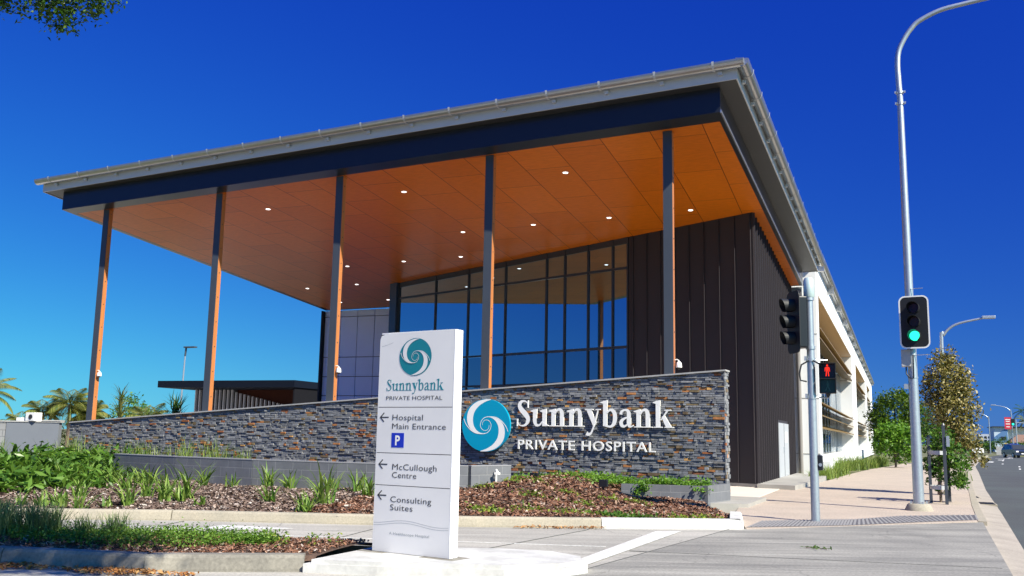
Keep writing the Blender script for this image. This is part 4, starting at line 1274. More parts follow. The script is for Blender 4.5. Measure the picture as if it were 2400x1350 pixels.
# ------------------------------------------------------------------ pylon sign
pa, pb_ = Vector((-5.43, 9.43, 0)), Vector((-4.39, 9.205, 0))
pr_ = (pb_ - pa).normalized(); pnn = Vector((pr_.y, -pr_.x, 0))
PW_, PH, PZ = (pb_ - pa).length, 2.40, .13
PS = thing('pylon_sign', (-4.9, 9.35, .12), 'tall white pylon sign Sunnybank PRIVATE HOSPITAL with arrows, standing on the traffic island', 'sign')
pp = Pl((pa.x, pa.y, PZ), pr_, pnn)
th = .135


def pbox(mb, x0, x1, z0, z1, d0, d1):
    vs = [pp.p(x, z, d) for z in (z0, z1) for (x, d) in ((x0, d1), (x1, d1), (x1, d0), (x0, d0))]
    return mb.add(vs, [(3, 2, 1, 0), (4, 5, 6, 7), (0, 1, 5, 4), (1, 2, 6, 5), (2, 3, 7, 6), (3, 0, 4, 7)])


vv = [0, .3475, .557, .703, 1.0]
for i in range(4):
    z1, z0 = PH * (1 - vv[i]) - (.004 if i else 0), PH * (1 - vv[i + 1]) + (.004 if i < 3 else 0)
    if i == 0:     # top panel has a broken top left corner
        mb = MB(); plate(mb, pp, [(0.0, z0), (PW_, z0), (PW_, z1), (.09, z1 - .004), (.055, z1 - .02), (.02, z1 - .028), (.0, z1 - .07)], -.012, 0)
    else:
        mb = MB(); pbox(mb, 0, PW_, z0, z1, -.012, 0)
    mb.build('face_panel', M['pylon_face'], PS)
mb = MB(); pbox(mb, .004, PW_ - .004, .01, PH - .012, -th + .012, -.0125); mb.build('frame', M['ink'], PS)
mb = MB(); pbox(mb, PW_ - .0035, PW_ + .012, 0, PH, -.066, -.0); pbox(mb, PW_ - .0035, PW_ + .012, 0, PH, -th, -.074); pbox(mb, -.012, .0035, 0, PH - .1, -th, -.014); pbox(mb, .01, PW_ - .005, PH - .0115, PH + .004, -th, -.013)
mb.build('edge_cover', M['pylon_side'], PS)
mb = MB(); pbox(mb, .0, PW_, 0, PH - .02, -th - .012, -th); mb.build('back_panel', M['pylon_face'], PS)
zc = lambda v: PH * (1 - v)
uc = lambda u: PW_ * u
emblem(pp, uc(.495), zc(.117), .225, .203, .0005, .0022, M['teal_print'], M['pylon_face'], PS)
# thin rim of the emblem
mb = MB()
for k in range(40):
    a0, a1 = 2 * math.pi * k / 40, 2 * math.pi * (k + 1) / 40
    q = [(uc(.495) + .225 * f * math.cos(a), zc(.117) + .203 * f * math.sin(a)) for a, f in ((a0, 1.0), (a0, 1.025), (a1, 1.025), (a1, 1.0))]
    mb.add([pp.p(x, z, .0026) for x, z in q], [(0, 1, 2, 3)])
mb.build('logo_rim', M['teal_print'], PS)
mb = MB(); serif_word(mb, pp, 'Sunnybank', uc(.112), zc(.2710), .083, uc(.77), .0004, .0018, .66); mb.build('lettering', M['teal_print'], PS)
T_ = lambda s_, u, v, w, cap, m_='ink', wt=-.003: sans(s_, pp, uc(u), zc(v), cap, uc(w) if w else None, 0, .0022, M[m_], 'lettering', PS, wt, 1.04)
T_('PRIVATE HOSPITAL', .117, .3147, .75, .047)
T_('Hospital', .213, .407, .41, .066)
T_('Main Entrance', .213, .4475, .71, .066)
T_('McCullough', .236, .632, .585, .068)
T_('Centre', .236, .668, .325, .066)
T_('Consulting', .226, .777, .54, .066)
T_('Suites', .226, .813, .30, .066)
T_('A Healthscope Hospital', .225, .921, .525, .030, 'ink_pale')
for u0, v in ((.045, .394), (.05, .609), (.052, .749)):
    mb = MB(); x0, x1, z = uc(u0), uc(u0 + .115), zc(v)
    for q in ([(x0, z), (x1, z)], [(x0, z), (x0 + .055, z + .05)], [(x0, z), (x0 + .055, z - .05)]):
        (ax, az_), (bx_, bz) = q; d = Vector((bx_ - ax, bz - az_)).normalized() * .0065; n_ = Vector((-d.y, d.x))
        k = .0018 + .0003 * len(mb.v) / 8
        mb.add([pp.p(ax + n_.x - d.x, az_ + n_.y - d.y, k), pp.p(bx_ + n_.x, bz + n_.y, k), pp.p(bx_ - n_.x, bz - n_.y, k), pp.p(ax - n_.x - d.x, az_ - n_.y - d.y, k)], [(3, 2, 1, 0)])
    mb.build('arrow', M['ink'], PS)
mb = MB(); pbox(mb, uc(.21), uc(.378), zc(.531), zc(.4650), .0003, .0022); ps = mb.build('parking_symbol', M['blue_sign'], PS)
sans('P', pp, uc(.262), zc(.520), .108, .068, .0025, .0035, M['white_paint'], 'letter', ps, .03)
for dv in (0, .010):
    mb = MB(); pts_ = [(uc(u), zc(.865 + dv - .009 * math.sin((u - .2) * 7)), .003) for u in np.linspace(0.01, .99, 14)]
    ribbon_plate(mb, pp, pts_, .0004, .0012, lambda a, b: (a, b), 3); mb.build('wave_line', M['ink_pale'], PS)
mb = MB(); ribbon_plate(mb, pp, [(.03, PH - .15, .003), (.11, PH - .135, .003), (.2, PH - .11, .002)], .0004, .001, lambda a, b: (a, b), 3); mb.build('crack', M['ink_pale'], PS)
for x0, x1 in ((-.15, .23), (PW_ - .34, PW_ + .12)):
    mb = MB(); pbox(mb, x0, x1, -.05, -.004, -th - .1, .09); mb.build('footing', M['kerb_worn'], PS)
mb = MB(); pbox(mb, .25, PW_ - .36, -.02, .004, -th, -.02); mb.build('base_rail', M['white_metal'], PS)

# ------------------------------------------------------------------ signals and street lights
def rrect(w, h, r, n=6):
    out = []
    for cx, cz, a0 in ((w / 2 - r, h / 2 - r, 0), (-w / 2 + r, h / 2 - r, 90), (-w / 2 + r, -h / 2 + r, 180), (w / 2 - r, -h / 2 + r, 270)):
        for k in range(n + 1):
            a = R(a0 + 90 * k / n); out.append((cx + r * math.cos(a), cz + r * math.sin(a)))
    return out


def lantern_plane(loc, rz, fwd=0.0):
    d = Vector((math.sin(rz), -math.cos(rz), 0)); rt = Vector((math.cos(rz), math.sin(rz), 0))
    return Pl(Vector(loc) + d * fwd, rt, d)


def vehicle_lantern(root, loc, rz, lit, border=True):
    pl = lantern_plane(loc, rz)
    mb = MB(); plate(mb, pl, rrect(.60, 1.14, .13), -.012, 0)
    bd = mb.build('target_board', M['black_matte'], root)
    mb = MB(); o_, i_ = rrect(.605, 1.145, .13), rrect(.545, 1.085, .105); n = len(o_)
    mb.add([pl.p(x, z, .003) for x, z in o_] + [pl.p(x, z, .003) for x, z in i_], [(i, (i + 1) % n, (i + 1) % n + n, i + n) for i in range(n)])
    if border: mb.build('white_border', M['white_paint'], bd)
    mb = MB(); plate(mb, pl, rrect(.30, .95, .03), -.2, -.013); mb.add([pl.p(x, z, -.2) for x, z in rrect(.30, .95, .03)], [tuple(range(len(rrect(.3, .95, .03)) - 1, -1, -1))])
    mb.build('housing', M['black'], root)
    for k, (z, ml) in enumerate(((.30, 'red_lens'), (0, 'amber_lens'), (-.30, 'green_lamp' if lit else 'green_lens'))):
        mb = MB(); c, r = pl.p(0, z, .012), .105
        plate(mb, pl, [(r * math.cos(2 * math.pi * q / 20), z + r * math.sin(2 * math.pi * q / 20)) for q in range(20)], .001, .02)
        ln = mb.build('lens', M[ml], root)
        mb = MB(); nn_ = 22; vs = []; fs = []
        for q in range(nn_ + 1):      # cowl, cut away at the bottom
            a = R(-55 + 290 * q / nn_); ln_ = .24 - .08 * (1 - math.sin(a)) * .5
            for rr, d in ((.125, 0), (.128, ln_), (.12, ln_), (.117, 0)): vs.append(pl.p(rr * math.cos(a), z + rr * math.sin(a), d))
        for q in range(nn_): fs += [(q * 4 + i, q * 4 + 4 + i, q * 4 + 5 + i, q * 4 + 1 + i) for i in range(3)]
        mb.add(vs, fs); mb.build('cowl', M['black_matte'], root)
        if ml == 'green_lamp':
            mb = MB()
            for q in range(5): pass
    return bd


SP = thing('traffic_signal', (-1.42, 18.06, 0), 'galvanised traffic signal post with a sideways vehicle lantern and red pedestrian signal', 'traffic light')
MB().tube([(-1.42, 18.06, -.02), (-1.42, 18.06, 4.08)], [.078, .066], 18).build('pole', M['zinc'], SP, True)
MB().tube([(-1.42, 18.06, 4.02), (-1.42, 18.06, 4.04), (-1.42, 18.06, 4.34), (-1.42, 18.06, 4.39)], [.085, .098, .098, .07], 18).build('cap', pm('pale_green_cap', (.55, .68, .66), .4, metal=.3), SP, True)
vehicle_lantern(SP, (-1.70, 17.93, 3.56), R(-63), False, False)
mb = MB()
for z in (4.0, 3.1): mb.tube([(-1.44, 18.04, z), (-1.60, 18.0, z), (-1.62, 18.0, z)], .02, 8); mb.tube([(-1.42, 18.06, z - .03), (-1.42, 18.06, z + .03)], .085, 14)
for z in (2.88, 2.20): mb.tube([(-1.40, 18.05, z), (-1.15, 18.22, z)], .014, 8); mb.tube([(-1.42, 18.06, z - .03), (-1.42, 18.06, z + .03)], .085, 14); mb.box(-1.53, -1.49, 17.98, 18.04, z - .02, z + .06)
mb.build('bracket', M['zinc'], SP, True)
MB().tube([(-1.45, 17.99, 2.86), (-1.58, 17.95, 2.78), (-1.62, 17.94, 2.62), (-1.6, 17.95, 2.5), (-1.5, 18.0, 2.48)], .014, 8).build('cable', M['black'], SP, True)
MB().tube([(-1.38, 17.99, 2.86), (-1.28, 17.98, 2.8), (-1.2, 18.06, 2.74)], .014, 8).build('cable', M['black'], SP, True)
ped = lantern_plane((-1.145, 18.10, 2.545), R(4))
mb = MB()
for z in (.138, -.138): plate(mb, ped, [(x, q + z) for x, q in rrect(.295, .268, .02, 3)], -.2, 0)
ph = mb.build('pedestrian_lantern', M['black'], SP)
mb = MB()
for z in (.138, -.138):
    for (x0, x1, z0, z1) in ((-.145, -.132, -.12, .13), (.132, .145, -.12, .13), (-.145, .145, .12, .132)):
        plate(mb, ped, [(x0, z + z0), (x1, z + z0), (x1, z + z1), (x0, z + z1)], 0.001, .15)
mb.build('hood', M['black_matte'], ph)
mb = MB(); plate(mb, ped, [(x, q + .138) for x, q in rrect(.25, .235, .01, 2)], .001, .004); mb.build('red_lens', pm('black_red_lens', (.02, .003, .004), .2), ph)
mb = MB(); plate(mb, ped, [(x, q - .138) for x, q in rrect(.25, .235, .01, 2)], .001, .004); mb.build('green_lens', M['green_lens'], ph)
mb = MB(); zz = .138 + .004
for i, pg in enumerate(([(.017 * math.cos(2 * math.pi * k / 10), .088 + .019 * math.sin(2 * math.pi * k / 10)) for k in range(10)],
           [(-.026, .062), (.026, .062), (.022, -.012), (-.022, -.012)], [(-.031, .058), (-.041, .05), (-.046, -.02), (-.035, -.022), (-.030, .03)], [(.031, .058), (.041, .05), (.046, -.02), (.035, -.022), (.030, .03)],
           [(-.022, -.014), (-.004, -.014), (-.014, -.105), (-.032, -.105)], [(.004, -.014), (.022, -.014), (.032, -.105), (.014, -.105)])):
    plate(mb, ped, [(x, z + zz) for x, z in pg], .0045, .006 + i * .0006)
mb.build('red_man', M['red_lamp'], ph)
mb = MB()
for i, pg in enumerate(([(.016 * math.cos(2 * math.pi * k / 8), .07 + .016 * math.sin(2 * math.pi * k / 8)) for k in range(8)], [(-.02, .05), (.02, .05), (.016, -.02), (-.016, -.02)], [(-.016, -.018), (.0, -.018), (-.03, -.09), (-.05, -.09)], [(0, -.018), (.016, -.018), (.05, -.09), (.03, -.09)])):
    plate(mb, ped, [(x, z - .138) for x, z in pg], .0045, .006 + i * .0006)
mb.build('green_man', pm('dim_green_man', (.01, .09, .075), .3), ph)
MB().tube([(-1.145, 18.15, 2.20), (-1.145, 18.15, 2.27)], [.015, .05], 8).build('spigot', M['black'], ph)
bt = MB().box(-1.37, -1.27, 18.02, 18.16, .90, 1.17, .02).build('push_button_box', M['black'], SP)
MB().tube([(-1.31, 18.03, 1.0), (-1.31, 18.005, 1.0)], .03, 12).build('button', M['zinc'], bt)

LP = thing('street_light', (.35, 22.37, 0), 'tall galvanised street light pole with a green traffic lantern and curved arm over the road', 'street light')
MB().tube([(.35, 22.37, -.05), (.35, 22.37, .03), (.35, 22.37, .13), (.35, 22.37, .15)], [.30, .28, .23, .2], 14).build('footing', M['kerb'], LP, True)
MB().tube([(.35, 22.37, .14), (.35, 22.37, 4.5), (.35, 22.37, 9.2)], [.112, .088, .066], 20).build('pole', M['zinc'], LP, True)
for z in (9.02, 9.28):
    mb = MB().tube([(.35, 22.37, z - .03), (.35, 22.37, z + .03)], .082, 14); mb.box(.24, .27, 22.3, 22.35, z - .02, z + .02); mb.box(.43, .47, 22.3, 22.35, z - .02, z + .02)
    mb.build('clamp', M['zinc'], LP)
for a in range(4): MB().box(.35 + .17 * math.cos(a * 1.57 + .4) - .02, .35 + .17 * math.cos(a * 1.57 + .4) + .02, 22.37 + .17 * math.sin(a * 1.57 + .4) - .02, 22.37 + .17 * math.sin(a * 1.57 + .4) + .02, .14, .2).build('anchor_bolt', M['zinc'], LP)
arm_p = [(.35, 22.37, 9.1), (.335, 22.37, 9.6), (.33, 22.37, 9.97), (.37, 22.37, 10.28), (.50, 22.37, 10.56), (.64, 22.37, 10.76), (.82, 22.37, 10.93), (1.26, 22.37, 11.12), (1.77, 22.37, 11.20), (2.21, 22.37, 11.25), (3.0, 22.37, 11.34), (4.0, 22.37, 11.44)]
arm_p = [tuple(q) for q in smooth_path(arm_p, 5)]
MB().tube(arm_p, [.066 - .022 * k / len(arm_p) for k in range(len(arm_p))], 16).build('arm', M['zinc'], LP, True)
lu = MB(); lu.box(3.95, 4.7, 22.22, 22.52, 11.38, 11.54, .05); lu.build('luminaire', M['zinc'], LP)
vehicle_lantern(LP, (.42, 22.06, 3.995), R(-9), True)
MB().box(.13, .32, 22.2, 22.42, 3.05, 3.42, .01).build('control_box', pm('grey_box', (.42, .42, .42), .5), LP)
MB().tube([(.22, 22.3, 3.05), (.22, 22.3, 2.9), (.28, 22.26, 2.8), (.36, 22.25, 2.8), (.37, 22.24, 3.3)], .014, 8).build('cable', M['black'], LP, True)
mb = MB(); mb.tube([(.35, 22.37, 2.80), (.35, 22.37, 2.83)], .105, 14); mb.box(.16, .25, 22.3, 22.4, 2.58, 2.68); mb.tube([(.35, 22.3, 4.75), (.62, 22.2, 4.75)], .008, 6); mb.tube([(.35, 22.3, 3.3), (.70, 22.2, 3.3)], .008, 6)
mb.build('bracket', M['zinc'], LP)


def far_light(x, y, h, arm, label, r=.11, dirx=1):
    t = thing('street_light', (x, y, -.1), label, 'street light', 'street lights along the road')
    p = [tuple(q) for q in smooth_path([(x, y, -.1), (x, y, h * .84), (x + .12 * dirx, y, h * .89), (x + .45 * dirx, y, h * .935), (x + arm * .45 * dirx, y, h * .97), (x + arm * dirx, y, h)], 4)]
    MB().tube(p, [r * (1 - .45 * k / len(p)) for k in range(len(p))], 10).build('pole', M['zinc'], t, True)
    x1 = x + arm * dirx
    MB().box(min(x1, x1 + .75 * dirx), max(x1, x1 + .75 * dirx), y - .16, y + .16, h - .04, h + .14, .04).build('luminaire', M['zinc'], t)
    return t


far_light(2.72, 64, 9.05, 2.3, 'galvanised street light with its arm over the road, behind the bronze tree')
far_light(14.6, 184, 6.9, 2.2, 'thin pale street light far down the road, left of the blue and white building', .08, -1)
far_light(17.5, 178, 8.0, 2.2, 'far street light above the red banner', .08, -1)

# ------------------------------------------------------------------ street trees, guard, planting by the wing
tree('bronze_tree', (1.0, 29.6, 0), 'slender young street tree with bronze yellow leaves beside the kerb', 'tree',
     [(1.0, 29.6, -.1), (1.08, 29.6, 1.2), (1.25, 29.65, 2.4), (1.35, 29.65, 3.9)], [.06, .05, .035, .012],
     [([(1.08, 29.6, 1.2), (1.5, 29.5, 1.9), (1.8, 29.5, 2.3)], [.025, .018, .008]), ([(1.2, 29.6, 2.0), (.9, 29.7, 2.7), (.85, 29.7, 3.1)], [.02, .014, .006]), ([(1.1, 29.6, 1.0), (1.7, 29.4, 1.2), (2.15, 29.4, .9)], [.02, .014, .006])],
     [(1.33, 29.7, 3.2, .58, .55, .75), (1.48, 29.7, 2.35, .68, .6, .75), (1.6, 29.6, 1.65, .58, .5, .55), (1.32, 29.7, 3.85, .34, .34, .36), (2.05, 29.5, .95, .3, .3, .2), (1.95, 29.5, 1.3, .3, .3, .3), (.85, 29.7, 2.8, .25, .3, .45), (1.75, 29.7, 3.1, .3, .3, .5)],
     9500, .10, M['leaf_bronze'], aspect=.5, seed=21, droop=.35, shell=.3)
tree('guarded_shrub', (.95, 25.9, 0), 'bushy bright green young tree inside the steel guard', 'tree',
     [(.9, 25.9, -.1), (.92, 25.9, .8), (.95, 25.9, 1.7)], [.035, .028, .01], [([(.92, 25.9, .6), (1.3, 25.8, 1.2)], [.015, .006]), ([(.92, 25.9, .7), (.65, 26, 1.3)], [.015, .006])],
     [(.95, 25.9, 1.45, .42, .4, .42), (1.3, 25.9, 1.05, .32, .4, .4), (.72, 25.9, .85, .25, .35, .4), (1.15, 26.0, .6, .3, .3, .28), (.95, 25.9, .35, .22, .25, .2), (1.35, 25.9, .5, .2, .3, .2)],
     1900, .115, M['leaf_mid'], aspect=.5, seed=22, droop=.3, shell=.3)
TG = thing('tree_guard', (.85, 25.3, 0), 'black steel tree guard posts with pale hoops round the young street tree', 'tree guard')
for (x, y, h) in ((.68, 25.65, 1.62), (1.0, 25.0, 1.9), (1.12, 26.3, 1.6)):
    MB().box(x - .035, x + .035, y - .045, y + .045, 0, h - .05).tube([(x, y, h - .06), (x, y, h)], [.045, .02], 8).build('post', M['steel_dark'], TG)
for z in (1.2, .38):
    mb = MB(); n = 24
    vs = []
    for k in range(n): 
        a = 2 * math.pi * k / n
        vs += [(0.86 + .2 * math.cos(a), 25.4 + .3 * math.sin(a), z - .045), (0.86 + .2 * math.cos(a), 25.4 + .3 * math.sin(a), z + .045)]
    mb.add(vs, [(2 * k, 2 * ((k + 1) % n), 2 * ((k + 1) % n) + 1, 2 * k + 1) for k in range(n)])
    mb.build('hoop', pm('pale_hoop', (.5, .51, .52), .5, metal=.3), TG)
mb = MB().box(1.05, 1.12, 24.93, 24.99, 1.35, 1.6); mb.build('lock_box', M['zinc'], TG)
tree('dome_tree', (-.2, 92, 0), 'large dark green dome shaped tree rising beyond the end of the white wing', 'tree',
     [(-.2, 92, -.2), (-.2, 92, 2.2)], [.28, .22], [([(-.2, 92, 2.0), (-1.3, 92, 4)], [.14, .06]), ([(-.2, 92, 2.0), (1.0, 92, 4.2)], [.14, .06]), ([(-.2, 92, 2.0), (-.2, 92.5, 4.8)], [.14, .05])],
     [(-.1, 92, 4.1, 2.1, 2.2, 1.9), (-1.3, 92, 3.4, 1.2, 1.5, 1.5), (1.5, 92, 3.6, 1.3, 1.5, 1.6), (0, 92, 5.2, 1.3, 1.5, .85), (.3, 91, 2.2, 2.2, 1.6, 1.2)], 9000, .24, M['leaf_dome'], aspect=.6, seed=23, shell=.6)
tree('light_green_tree', (-.2, 61, 0), 'small bright green broad leaved tree where the footpath narrows', 'tree',
     [(-.2, 61, -.1), (-.2, 61, 1.1)], [.07, .05], [([(-.2, 61, 1), (-.8, 61, 1.8)], [.03, .01]), ([(-.2, 61, 1), (.5, 61, 1.9)], [.03, .01])],
     [(-.3, 61, 2.05, .95, .9, .65), (-.8, 61, 1.4, .7, .8, .7), (.45, 61, 1.5, .85, .8, .8), (.1, 61, .8, .7, .7, .55)], 3300, .20, M['leaf_bright'], aspect=.6, seed=24, droop=.4, shell=.5)
tree('roadside_tree', (3.0, 74, 0), 'green roadside tree half hidden behind the bronze tree', 'tree', [(2.6, 74, -.1), (2.6, 74, 2)], [.12, .08], [],
     [(2.4, 74, 2.9, 1.1, 1.2, 1.3), (3.2, 74, 2.1, 1.0, 1.1, 1.2), (2.0, 74, 1.6, .7, .8, .9)], 2200, .2, M['leaf_dark'], aspect=.55, seed=25)
tree('courtyard_tree', (-2.2, 139, 0), 'pale olive tree against the far end wall of the white wing', 'tree', [(-2.2, 139, -.1), (-2.2, 139, 2)], [.12, .08], [],
     [(-2.4, 139, 3.4, 1.8, 1.5, 1.6), (-1.6, 139, 2.2, 1.8, 1.5, 1.6)], 1500, .3, M['leaf_weed'], aspect=.5, seed=26)
rr = np.random.default_rng(31)
edge = [(-2.48, 38.0), (-2.1, 45.5), (-1.5, 55), (.0, 70)]
for k in range(46):
    t = k / 45 * 2.999; i = int(t); f = t - i
    ex = edge[i][0] + (edge[i + 1][0] - edge[i][0]) * f; ey = edge[i][1] + (edge[i + 1][1] - edge[i][1]) * f
    tall = ey > 42
    strap_plant('verge_grass', ex - .12 - rr.uniform(0, .42 if ey < 45 else 1.2), ey + rr.uniform(-.4, .4), 0, 55, rr.uniform(.45, .62) if not tall else rr.uniform(.6, .95), .024, M['grass_tall'],
                'clump of long green grass between the footpath and the white wing', 'grass clump', 'grass clumps beside the white wing', 200 + k, .12, (.05, .7), 1.2)
strap_plant('kerb_shrub', 2.25, 42.5, 0, 90, .5, .03, M['grass_tall'], 'small round grassy tuft by the kerb beyond the bronze tree', 'grass clump', None, 260, .14)
fn = thing('metal_fence', (-2, 133, 0), 'low dark metal fence at the far end of the white wing', 'fence')
mb = MB()
for k in range(16): mb.box(-2.6 + k * .3, -2.56 + k * .3, 134, 134.04, 0, 1.3)
mb.build('picket', M['steel_dark'], fn)
MB().box(-2.7, 2.2, 134.0, 134.06, 1.2, 1.28).box(-2.7, 2.2, 134.0, 134.06, .15, .22).build('rail', M['steel_dark'], fn)

# ------------------------------------------------------------------ planting in the bed
SPOS = [(-12.97, 11.4, .36), (-12.75, 11.57, .36), (-15.01, 14.08, .8), (-12.65, 11.87, .42), (-12.15, 11.78, .5), (-15.48, 15.2, .72), (-11.98, 12.14, .26), (-15.19, 15.45, .6), (-14.9, 16.0, .55),
        (-11.7, 12.34, .55), (-14.9, 15.3, .55), (-14.18, 15.52, .62), (-12.31, 13.42, .5), (-12.36, 13.96, .66), (-11.52, 12.97, .55), (-11.76, 13.85, .92), (-11.45, 13.27, .45), (-13.12, 15.9, .68),
        (-10.77, 13.03, .25), (-12.32, 15.75, .38), (-11.7, 16.1, .6), (-10.12, 14.02, .5), (-11.2, 16.1, .5), (-8.94, 13.3, .45), (-9.2, 14.2, .95), (-10.3, 16.2, .45), (-9.7, 16.1, .6), (-9.0, 15.4, .6), (-13.4, 13.0, .5), (-13.7, 14.4, .55)]
for k, (x, y, L) in enumerate(SPOS):
    lb = 'bright green strappy lily clump growing in the mulch before the block wall'
    strap_plant('strap_plant', x, y, bed_h(x, y), 26 if L > .4 else 16, L * .92, .036, M['leaf_strap'], lb, 'lily clump', 'strappy lilies in the mulch bed', 300 + k, .05, (.05, .8), 1.35)
# leafy shrubs at the left end
SH = [(-16.6, 13.9, .9, 1.1), (-15.2, 13.3, .65, .9), (-16.8, 15.4, .95, 1.1), (-17.9, 14.6, .95, 1.1), (-18.0, 16.6, 1.0, 1.2), (-16.9, 16.7, .75, .9), (-19.6, 18.4, 1.05, 1.2), (-21.0, 19.6, 1.0, 1.2), (-18.6, 18.9, .9, 1.1), (-15.9, 14.8, .75, .9), (-15.6, 12.4, .6, .7), (-16.4, 12.9, .75, .8), (-14.7, 13.9, .6, .7), (-17.3, 13.4, .8, .9)]
for k, (x, y, h, w) in enumerate(SH):
    t = thing('leafy_shrub', (x, y, .1), 'dense leafy dark green shrub massed at the left end of the garden bed', 'shrub', 'leafy shrubs at the left end of the bed')
    h *= .68; Pn = blob_points([(x, y, .1 + h * .5, w, w, h * .5)], 900, 400 + k, .5)
    V, F = leaves(Pn, .24, .27, .5, 400 + k, .35)
    npobj('foliage', V, F, M['leaf_shrub'], t)
bp = thing('broad_leaf_plant', (-18.6, 16.0, .1), 'large paddle leaved plant rising above the shrubs beside the pale wall', 'plant')
V, F = blades(np.array([[-18.9, 16.4, .4]] * 16) + rr.normal(size=(16, 3)) * .1, rr.uniform(0, 6.28, 16), rr.uniform(.7, 1.05, 16), rr.uniform(.12, .18, 16), rr.uniform(.3, 1.1, 16), 6, 1.5, 5)
npobj('leaves', V, F, M['leaf_mid'], bp)
for k in range(22):
    f = k / 21; x = -22.6 + 7.4 * f + rr.uniform(-.2, .2); y = 21.0 - .4 * f + rr.uniform(-.5, .5) - (1.6 if k % 3 == 0 else 0)
    strap_plant('grass_tuft', x, y, .25, 36, rr.uniform(.75, 1.1), .018, M['grass_tall'], 'thin upright grass tuft against the left end of the slate wall', 'grass tuft', 'grass tufts along the slate wall', 430 + k, .12, (.02, .35), .7)
# creeper along the foot of the slate wall and over the planter
r_ = np.random.default_rng(51)
pts = []
for _ in range(5200):
    f = r_.uniform(0, 1); x = -8.2 + 4.45 * f
    y = 20.9 + r_.normal() * .38 - .3 * f; z = .41 + abs(r_.normal()) * .07 + .03 * math.sin(x * 5)
    if x > -5.7 and y < 20.42: y = 20.42 + r_.uniform(0, .5)
    pts.append((x, min(y, 21.75), z + (.12 * math.exp(-((x + 6.6) / .4) ** 2) * r_.uniform(0, 1.5))))
for _ in range(170):
    a = r_.uniform(0, 1) ** 1.5; pts.append((-5.05 - .25 * a + r_.normal() * .10, 20.16 - .05 * a - abs(r_.normal()) * .05, .44 - .42 * a))
for _ in range(160): pts.append((-3.9 + r_.normal() * .13, 20.45 + r_.normal() * .1, .42 - abs(r_.normal()) * .08))
V, F = leaves(np.array(pts), .075, .6, .8, 52)
tag(npobj('creeper', V, F, M['leaf_bright']), 'bright green creeper spilling along the foot of the slate wall over the planter', 'creeper', kind='stuff')
WD = [(-7.4, 16.98), (-7.08, 17.76), (-6.27, 16.7), (-6.16, 14.57), (-5.86, 15.35), (-5.39, 17.17), (-5.19, 18.03), (-5.1, 15.0), (-4.75, 15.3), (-4.65, 17.98), (-4.3, 15.5), (-4.55, 15.7), (-4.1, 15.75), (-3.4, 16.1), (-3.55, 16.4), (-3.25, 16.7), (-3.05, 16.7), (-6.32, 14.4), (-7.3, 18.3), (-6.8, 18.4), (-6.0, 17.9)]
for k, (x, y) in enumerate(WD):
    big = k in (10, 11, 12)
    n = 150 if big else 60; s_ = .22 if big else .14
    Pw = np.stack([x + r_.normal(size=n) * s_, y + r_.normal(size=n) * s_, np.zeros(n)], 1)
    Pw[:, 2] = [bed_h(a, b) + .03 + abs(r_.normal()) * .03 for a, b in Pw[:, :2]]
    V, F = leaves(Pw, .075, .5, .8, 500 + k)
    t = thing('weed_patch', (x, y, bed_h(x, y)), 'low yellow green weed patch in the mulch mound' if not big else 'larger fresh green weed patch near the white painted kerb', 'weeds', 'weeds on the mulch mound')
    npobj('leaves', V, F, M['leaf_weed'] if not big else M['leaf_mid'], t)
# island planting
for k, (x, y, L) in enumerate([(-9.75, 8.25, .72), (-9.55, 8.2, .75), (-9.4, 8.1, .7), (-9.2, 8.3, .7), (-9.45, 8.5, .66), (-9.1, 8.45, .7), (-9.02, 8.3, .6), (-8.72, 8.55, .46), (-8.45, 8.75, .52), (-10.2, 8.2, .75), (-9.95, 8.5, .75)]):
    strap_plant('fountain_grass', x, y, isl_h(x, y), 170, L * .58, .006, M['tuft'], 'fine bladed fountain grass tuft on the island in the tree shade', 'grass tuft', 'fountain grass on the island', 540 + k, .07, (.0, .6), .8)
pts = []
for _ in range(13000):
    x = r_.uniform(-9.6, -6.5); c = 8.55 + (x + 8.5) * .27; w = .58 * min(1, (x + 9.6) / .6) * min(1, (-6.3 - x) / .8)
    y = c + r_.uniform(-1, 1) * w * (1 if r_.random() < .8 else 1.25)
    pts.append((x, y, isl_h(x, y) + .02 + abs(r_.normal()) * .05))
V, F = leaves(np.array(pts), .034, .6, .7, 55)
tag(npobj('ground_cover', V, F, M['leaf_cover']), 'low green ground cover spreading over the island bed', 'ground cover', kind='stuff')
for k in range(9):
    x = -6.9 + k * .13 + r_.uniform(-.05, .05); y = 9.0 + r_.uniform(-.2, .6)
    Pw = np.array([[x + r_.normal() * .05, y + r_.normal() * .05, isl_h(x, y) + r_.uniform(.02, .14)] for _ in range(26)])
    V, F = leaves(Pw, .05, .4, .4, 570 + k)
    t = thing('weed', (x, y, isl_h(x, y)), 'small scraggly weed in the island mulch left of the pylon sign', 'weeds', 'weeds on the island')
    npobj('leaves', V, F, M['leaf_weed'] if k % 3 else M['leaf_dark'], t)
tw = thing('twig', (-1.08, 13.5, 0), 'small fallen green leafy twig lying on the grey driveway', 'twig')
MB().tube([(-1.2, 13.52, .012), (-1.05, 13.5, .02), (-.93, 13.46, .012)], .005, 5).build('stalk', M['bark'], tw)
V, F = leaves(np.array([[-1.2 + .3 * q + r_.normal() * .03, 13.5 + r_.normal() * .05, .025] for q in np.linspace(0, 1, 16)]), .09, .35, .9, 58)
npobj('leaves', V, F, M['leaf_mid'], tw)

